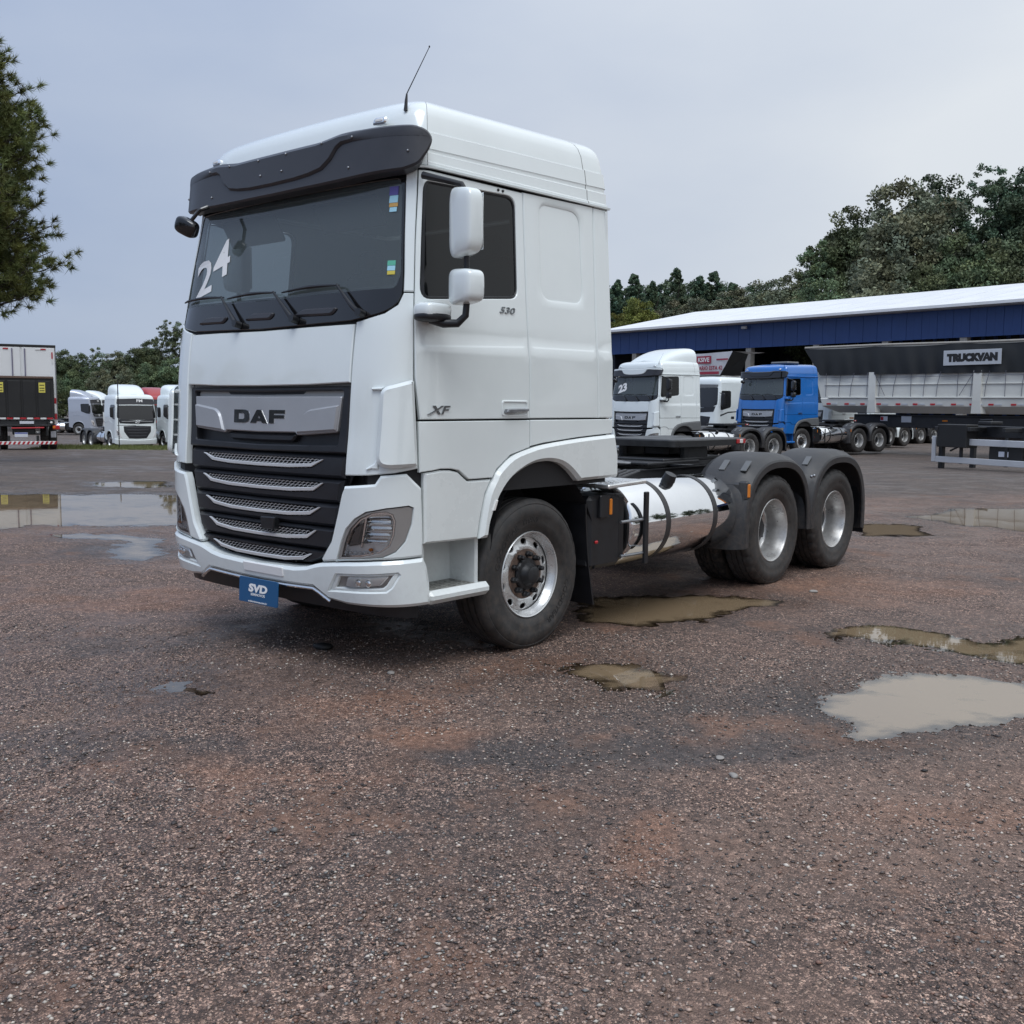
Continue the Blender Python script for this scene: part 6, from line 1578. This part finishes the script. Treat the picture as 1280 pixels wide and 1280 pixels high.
    P(MB().box((0, 8.3, 1.7), (2.3, 1.8, 2.3), b=.15), 'cab', 'box_white')
    for s in (-1, 1): P(MB().lathe([(.0005, s*1.16), (.30, s*1.16), (.50, s*1.14), (.52, s*1.05), (.52, s*.88), (.0005, s*.86)], (0, 8.2, .52), 32), 'front_wheel', 'rubber')
box_truck()
# ---- tipper semi-trailer with black tarpaulin
mat('tipper_grey', (.66, .66, .62), .5, noise=(.9, .10, .05)); mat('tarp_black', (.011, .012, .013), .55, noise=(1.2, .3, .1)); mat('sign_silver', (.55, .57, .60), .4, metal=.3); mat('rope', (.12, .12, .15), .7)
def tipper():
    o = Vector((-14.49, 38.76, 0)); ex = Vector((.99631, -.0858, 0)); T_ = empty('tipper_trailer', (o.x, o.y, -.27), math.atan2(ex.y, ex.x))
    tag(T_, 'long pale grey tipper trailer under a black tarpaulin reading TRUCKVAN', 'trailer')
    P = lambda mb, nm, m, par=None, sm=30: mb.build(nm, m, par or T_, sm)
    zb_, zs, zr, zt, L_ = 1.76, 2.36, 3.44, 3.50, 13.5
    def xs(z): return max(0., (3.50-z)*.30) if z < 3.5 else 0.      # sloping front end
    prof = [(.42, zb_), (.06, 2.02), (.0, 2.06), (-.03, 2.36), (.02, 2.40), (.02, zt)]
    rings = []
    for side in ((1,),):
        pts = [(y, z) for y, z in prof]+[(2.5-y, z) for y, z in prof[::-1]]
        A = [(xs(z)+.5 if z < 2 else xs(z), y, z) for y, z in pts]; B = [(L_, y, z) for y, z in pts]
    body = P(MB().loft([A, B], True, True), 'tipper_body', 'tipper_grey', None, 20)
    for i, x in enumerate((2.77, 7.20, 11.6)):
        P(MB().add([(x-.20, -.06, zb_+.02), (x+.20, -.06, zb_+.02), (x+.16, -.09, 2.3), (x+.16, -.09, zt), (x-.16, -.09, zt), (x-.16, -.09, 2.3), (x-.30, .2, zb_+.02), (x+.30, .2, zb_+.02), (x+.24, .1, 2.3), (x+.2, .1, zt), (x-.2, .1, zt), (x-.24, .1, 2.3)],
            [(0, 1, 2, 5), (5, 2, 3, 4), (1, 7, 8, 2), (2, 8, 9, 3), (0, 5, 11, 6), (5, 4, 10, 11), (0, 6, 7, 1)]), 'side_post', 'tipper_grey', body, 0)
    P(MB().box((L_/2+.3, -.03, 2.42), (L_-.8, .08, .06), b=.01), 'side_rail', 'tipper_grey', body); P(MB().box((L_/2+.2, .0, 2.98), (L_-.6, .05, .05), b=.01), 'side_rail', 'tipper_grey', body)
    i = 0; x = .75
    while x < L_:
        P(MB().box((x, -.045, 2.14), (.20, .02, .07), b=.003), 'reflective_tape', 'tape_red', body); P(MB().box((x+.28, -.045, 2.14), (.28, .02, .055), b=.003), 'reflective_tape', 'sign_silver', body)
        x += .74 if i % 3 else .86; i += 1
    # tarpaulin: hanging cloth with soft folds and a sloped front
    rr = random.Random(3); rows = []; nx_ = 90
    ph = [rr.random()*6 for _ in range(8)]
    for k in range(13):
        t = k/12; z = zt-.10+1.20*t; row = []
        for j in range(nx_+1):
            s_ = j/nx_; x = (-.55*t-.02+.35*(1-t))+(L_+.3)*s_
            fold = .055*math.sin(5.1*x+ph[0])*math.sin(1.3*x+ph[1])*(1-t*.5)+.035*math.sin(9*x+ph[2]+2*t)*(1-t)+.02*math.sin(2.1*x+ph[3])
            sag = -.05*abs(math.sin(.9*x+ph[4]))*t*t
            row.append((x, -.09+fold+.10*t*t, z+sag))
        rows.append(row)
    cloth = MB().loft(rows, False, False)
    top = rows[-1]; cloth.loft([top, [(x, 1.25, z+.14) for x, y, z in top], [(x, 2.6, z) for x, y, z in top], [(x, 2.62, zt-.1) for x, y, z in top]], False, False)
    fr = [r[0] for r in rows]; cloth.loft([fr, [(x+.02, 1.25, z) for x, y, z in fr], [(x, 2.6, z) for x, y, z in fr]], False, False, flip=True)
    tp = P(cloth, 'tarpaulin', 'tarp_black', None, 60)
    P(MB().tube([(-.55, .02, zt+1.14), (3, .02, zt+1.16), (7, .02, zt+1.13), (L_, .02, zt+1.15)], .05, 8), 'tarp_rail', 'concrete')
    sg = P(MB().box((6.98, -.17, 4.02), (2.28, .02, .60), Matrix.Rotation(R(-.5), 3, 'Y'), .004), 'sign', 'sign_silver', tp)
    pm = plane_map((6.98, -.182, 4.02), (1, 0, .009), (-.009, 0, 1))
    P(text(pm, 'TRUCKVAN', (0, 0), 2.0, .34, .001, .10, .003), 'lettering', 'lift_black', sg, 0)
    x = .6; k = 0
    while x < 9.3:
        P(MB().tube([(x, -.07, zt-.02), (x-.06*(k % 3), -.06, 2.95), (x-.08*(k % 3), -.06, 2.46)], .012, 5), 'rope', 'rope', tp); x += .62 if k % 4 else .70; k += 1
    P(MB().tube([(.3, -.075, 3.30), (4, -.07, 3.28), (9.5, -.075, 3.31)], .010, 5), 'rope', 'rope', tp)
    P(MB().tube([(2.85, -.10, zt), (3.35, -.065, 2.5)], .012, 5), 'rope', 'rope', tp); P(MB().tube([(7.1, -.10, zt), (6.5, -.065, 2.5)], .012, 5), 'rope', 'rope', tp)
    ch = P(MB().box((L_/2+.9, .55, 1.42), (L_-1.6, .10, .56), b=.02).box((L_/2+.9, 1.95, 1.42), (L_-1.6, .10, .56), b=.02).box((L_/2+.9, 1.25, 1.62), (L_-1.6, 1.5, .10), b=.02), 'chassis', 'chassis')
    P(MB().box((3.1, .49, 1.52), (.32, .02, .20), b=.004), 'sign_plate', 'plate_white', ch); P(MB().box((3.02, .475, 1.52), (.12, .012, .14)), 'sign_plate', 'tape_red', ch)
    P(MB().box((4.10, .49, 1.50), (.44, .02, .26), b=.004), 'sign_plate', 'sign_silver', ch)
    P(MB().box((1.6, .49, 1.52), (.20, .02, .06), b=.004), 'side_marker', 'amber', ch); P(MB().box((5.75, .49, 1.46), (.22, .02, .06), b=.004), 'side_marker', 'amber', ch)
    for x in (10.2, 11.5, 12.8):
        dual_wheel(T_, x, .9)
        dual_wheel(T_, x, 1.6, True)
        P(MB().tube([(x, .4, .505), (x, 2.1, .505)], .07, 10), 'axle', 'chassis')
    for x, y in ((8.9, .62), (8.9, 1.88)): P(MB().box((x, y, .62), (.16, .16, 1.25), b=.02).box((x, y, .02), (.3, .3, .04), b=.01), 'landing_leg', 'chassis')
tipper()
# ---- low container trailer with aluminium side guards
mat('guard_alu', (.62, .63, .65), .4, metal=.3, noise=(2, .06))
def flat_trailer():
    ex = Vector((.898, -.44, 0)).normalized(); o = Vector((-5.47, 28.63, 0)); T_ = empty('skeletal_trailer', (o.x, o.y, -.36), math.atan2(ex.y, ex.x))
    tag(T_, 'black skeletal trailer with two pale side guard rails on landing legs', 'trailer')
    P = lambda mb, nm, m, par=None, sm=30: mb.build(nm, m, par or T_, sm)
    for y in (0, 1.35):
        lg = P(MB().box((0, y, .62), (.17, .15, 1.20), b=.02), 'landing_leg', 'chassis'); P(MB().box((0, y, .025), (.34, .34, .05), b=.015), 'foot', 'chassis', lg)
    P(MB().tube([(0, .1, .85), (0, 1.3, .85)], .035, 8), 'cross_shaft', 'chassis'); P(MB().tube([(.05, .3, .70), (.9, .4, 1.1)], .03, 6), 'leg_brace', 'chassis')
    for y in (.35, 1.15): P(MB().box((4.6, y, 1.34), (9.6, .12, .34), b=.015), 'frame_beam', 'chassis')
    for i in range(8): P(MB().box((.1+1.3*i, .75, 1.42), (.12, 2.3, .12), b=.01), 'cross_beam', 'chassis')
    P(MB().box((.70, -.12, 1.20), (1.18, .5, .72), b=.02), 'tool_box', 'lift_black')
    P(MB().box((.18, -.375, 1.30), (.05, .02, .14), b=.006), 'latch', 'dark_metal')
    g = P(MB().box((4.6, -.20, .44), (9.3, .05, .19), b=.012), 'guard_rail', 'guard_alu'); P(MB().box((5.6, -.20, 1.02), (9.2, .05, .20), b=.012), 'guard_rail', 'guard_alu')
    P(MB().box((-.15, -.19, .76), (.16, .06, .82), b=.012), 'guard_post', 'guard_alu'); P(MB().box((1.12, -.23, 1.04), (.16, .012, .05)), 'reflective_tape', 'tape_red')
    for x in (.9, 2.6, 5.0): P(MB().box((x, -.13, .75), (.10, .08, .85), b=.012), 'guard_bracket', 'chassis')
    P(MB().box((2.55, -.03, .72), (1.2, .2, .46), b=.02), 'side_box', 'lift_black'); P(MB().box((2.5, -.14, .70), (.36, .02, .16), b=.01), 'sticker', 'plate_white')
    for x in (4.2, 5.5, 6.8):
        dual_wheel(T_, x, .10)
        dual_wheel(T_, x, 1.40, True)
        P(MB().tube([(x, -.2, .505), (x, 1.7, .505)], .07, 10), 'axle', 'chassis')
    P(MB().box((1.75, .1, 1.62), (.5, .5, .10), b=.02).tube([(1.55, -.1, 1.70), (1.95, -.05, 1.72)], .03, 6), 'air_tank', 'dark_metal')
flat_trailer()
# ---- trailer with a printed tarpaulin behind the 23 truck
mat('banner_cloth', (.60, .60, .62), .7, noise=(2, .12)); mat('banner_red', (.33, .03, .06), .6)
def banner_trailer():
    o = Vector((-26.3, 44.86, 0)); ex = Vector((.965, -.262, 0)); T_ = empty('cargo_trailer', (o.x, o.y, -.27), math.atan2(ex.y, ex.x))
    tag(T_, 'trailer with white printed tarpaulin showing above the truck roofs', 'trailer')
    P = lambda mb, nm, m, par=None, sm=30: mb.build(nm, m, par or T_, sm)
    P(MB().box((2.2, 1.3, 2.4), (4.4, 2.4, 2.5), b=.05), 'cargo_body', 'tipper_grey')
    P(MB().box((2.2, 1.3, .9), (4.2, .9, .5), b=.05), 'chassis', 'chassis')
    for x in (1.0, 2.3, 3.6):
        dual_wheel(T_, x, .9)
    z0, z1 = 3.66, 4.90
    pts = [(0, .0, z0), (4.55, .0, z0), (5.15, .0, z1), (0, .0, z1-.1)]
    cl = MB(); rows = []
    for k in range(7):
        t = k/6; rows.append([((4.35+.85*t)*s_/20, .03*math.sin(s_*.9+3*t)+.02*math.sin(s_*.35), z0+(z1-z0)*t-.06*math.sin(math.pi*s_/20)*t) for s_ in range(21)])
    cl.loft(rows, False, False); cl.loft([[ (x, 2.5, z) for x, y, z in rows[-1]], rows[-1]][::-1], False, False)
    b = P(cl, 'tarpaulin', 'banner_cloth', None, 60)
    e = MB().add([(4.36, .02, z0), (5.2, .02, z1), (5.0, 1.4, z1-.1), (4.5, 1.4, z0)], [(0, 1, 2, 3)]); P(e, 'end_flap', 'tarp_black', b, 0)
    pm = plane_map((0, -.055, 0), (1, 0, 0), (0, 0, 1))
    P(panel(pm, rect(2.6, 4.30, 3.70, 4.70), [], 0, .004, 0, .4), 'print_block', 'banner_red', b); P(text(pm, 'KSIVE', (3.15, 4.50), .86, .24, .004, .03, .004), 'lettering', 'tape_white', b, 0)
    P(text(pm, 'DIARIO ESTA 42', (3.55, 4.05), 2.0, .22, .002, .02, .004), 'lettering', 'banner_red', b, 0)
    P(panel(pm, rect(2.7, 3.72, 4.30, 3.86), [], 0, .004, 0, .4), 'print_block', 'banner_red', b); P(panel(pm, rect(4.1, 4.45, 4.95, 4.53), [], 0, .004, 0, .4), 'print_block', 'banner_red', b)
banner_trailer()
# ---- stake and kerb blocks at the far side
p = at(149.5, 567, 45)
st_ = MB().tube([(0, 0, -.2), (0, 0, 1.5), (.01, 0, 3.05)], .022, 8).tube([(-.12, 0, 1.05), (.9, .3, 1.06)], .012, 6).build('metal_stake', 'dark_metal'); st_.location = (p.x, p.y, gz(p.x, p.y)); tag(st_, 'thin dark metal stake standing before the white truck', 'stake')
for i, (px, py, dep, lab) in enumerate(((82, 554, 54, 'low white kerb block nearer the box truck'), (106, 559, 52, 'low white kerb block nearer the white truck'))):
    p = at(px, py, dep); z = gz(p.x, p.y)
    o = MB().box((0, 0, .05), (.46, .16, .10), b=.02).build('kerb_block', 'tape_white'); o.location = (p.x, p.y, z); o.rotation_euler = (0, 0, .7); tag(o, lab, 'kerb block', 'white kerb blocks')
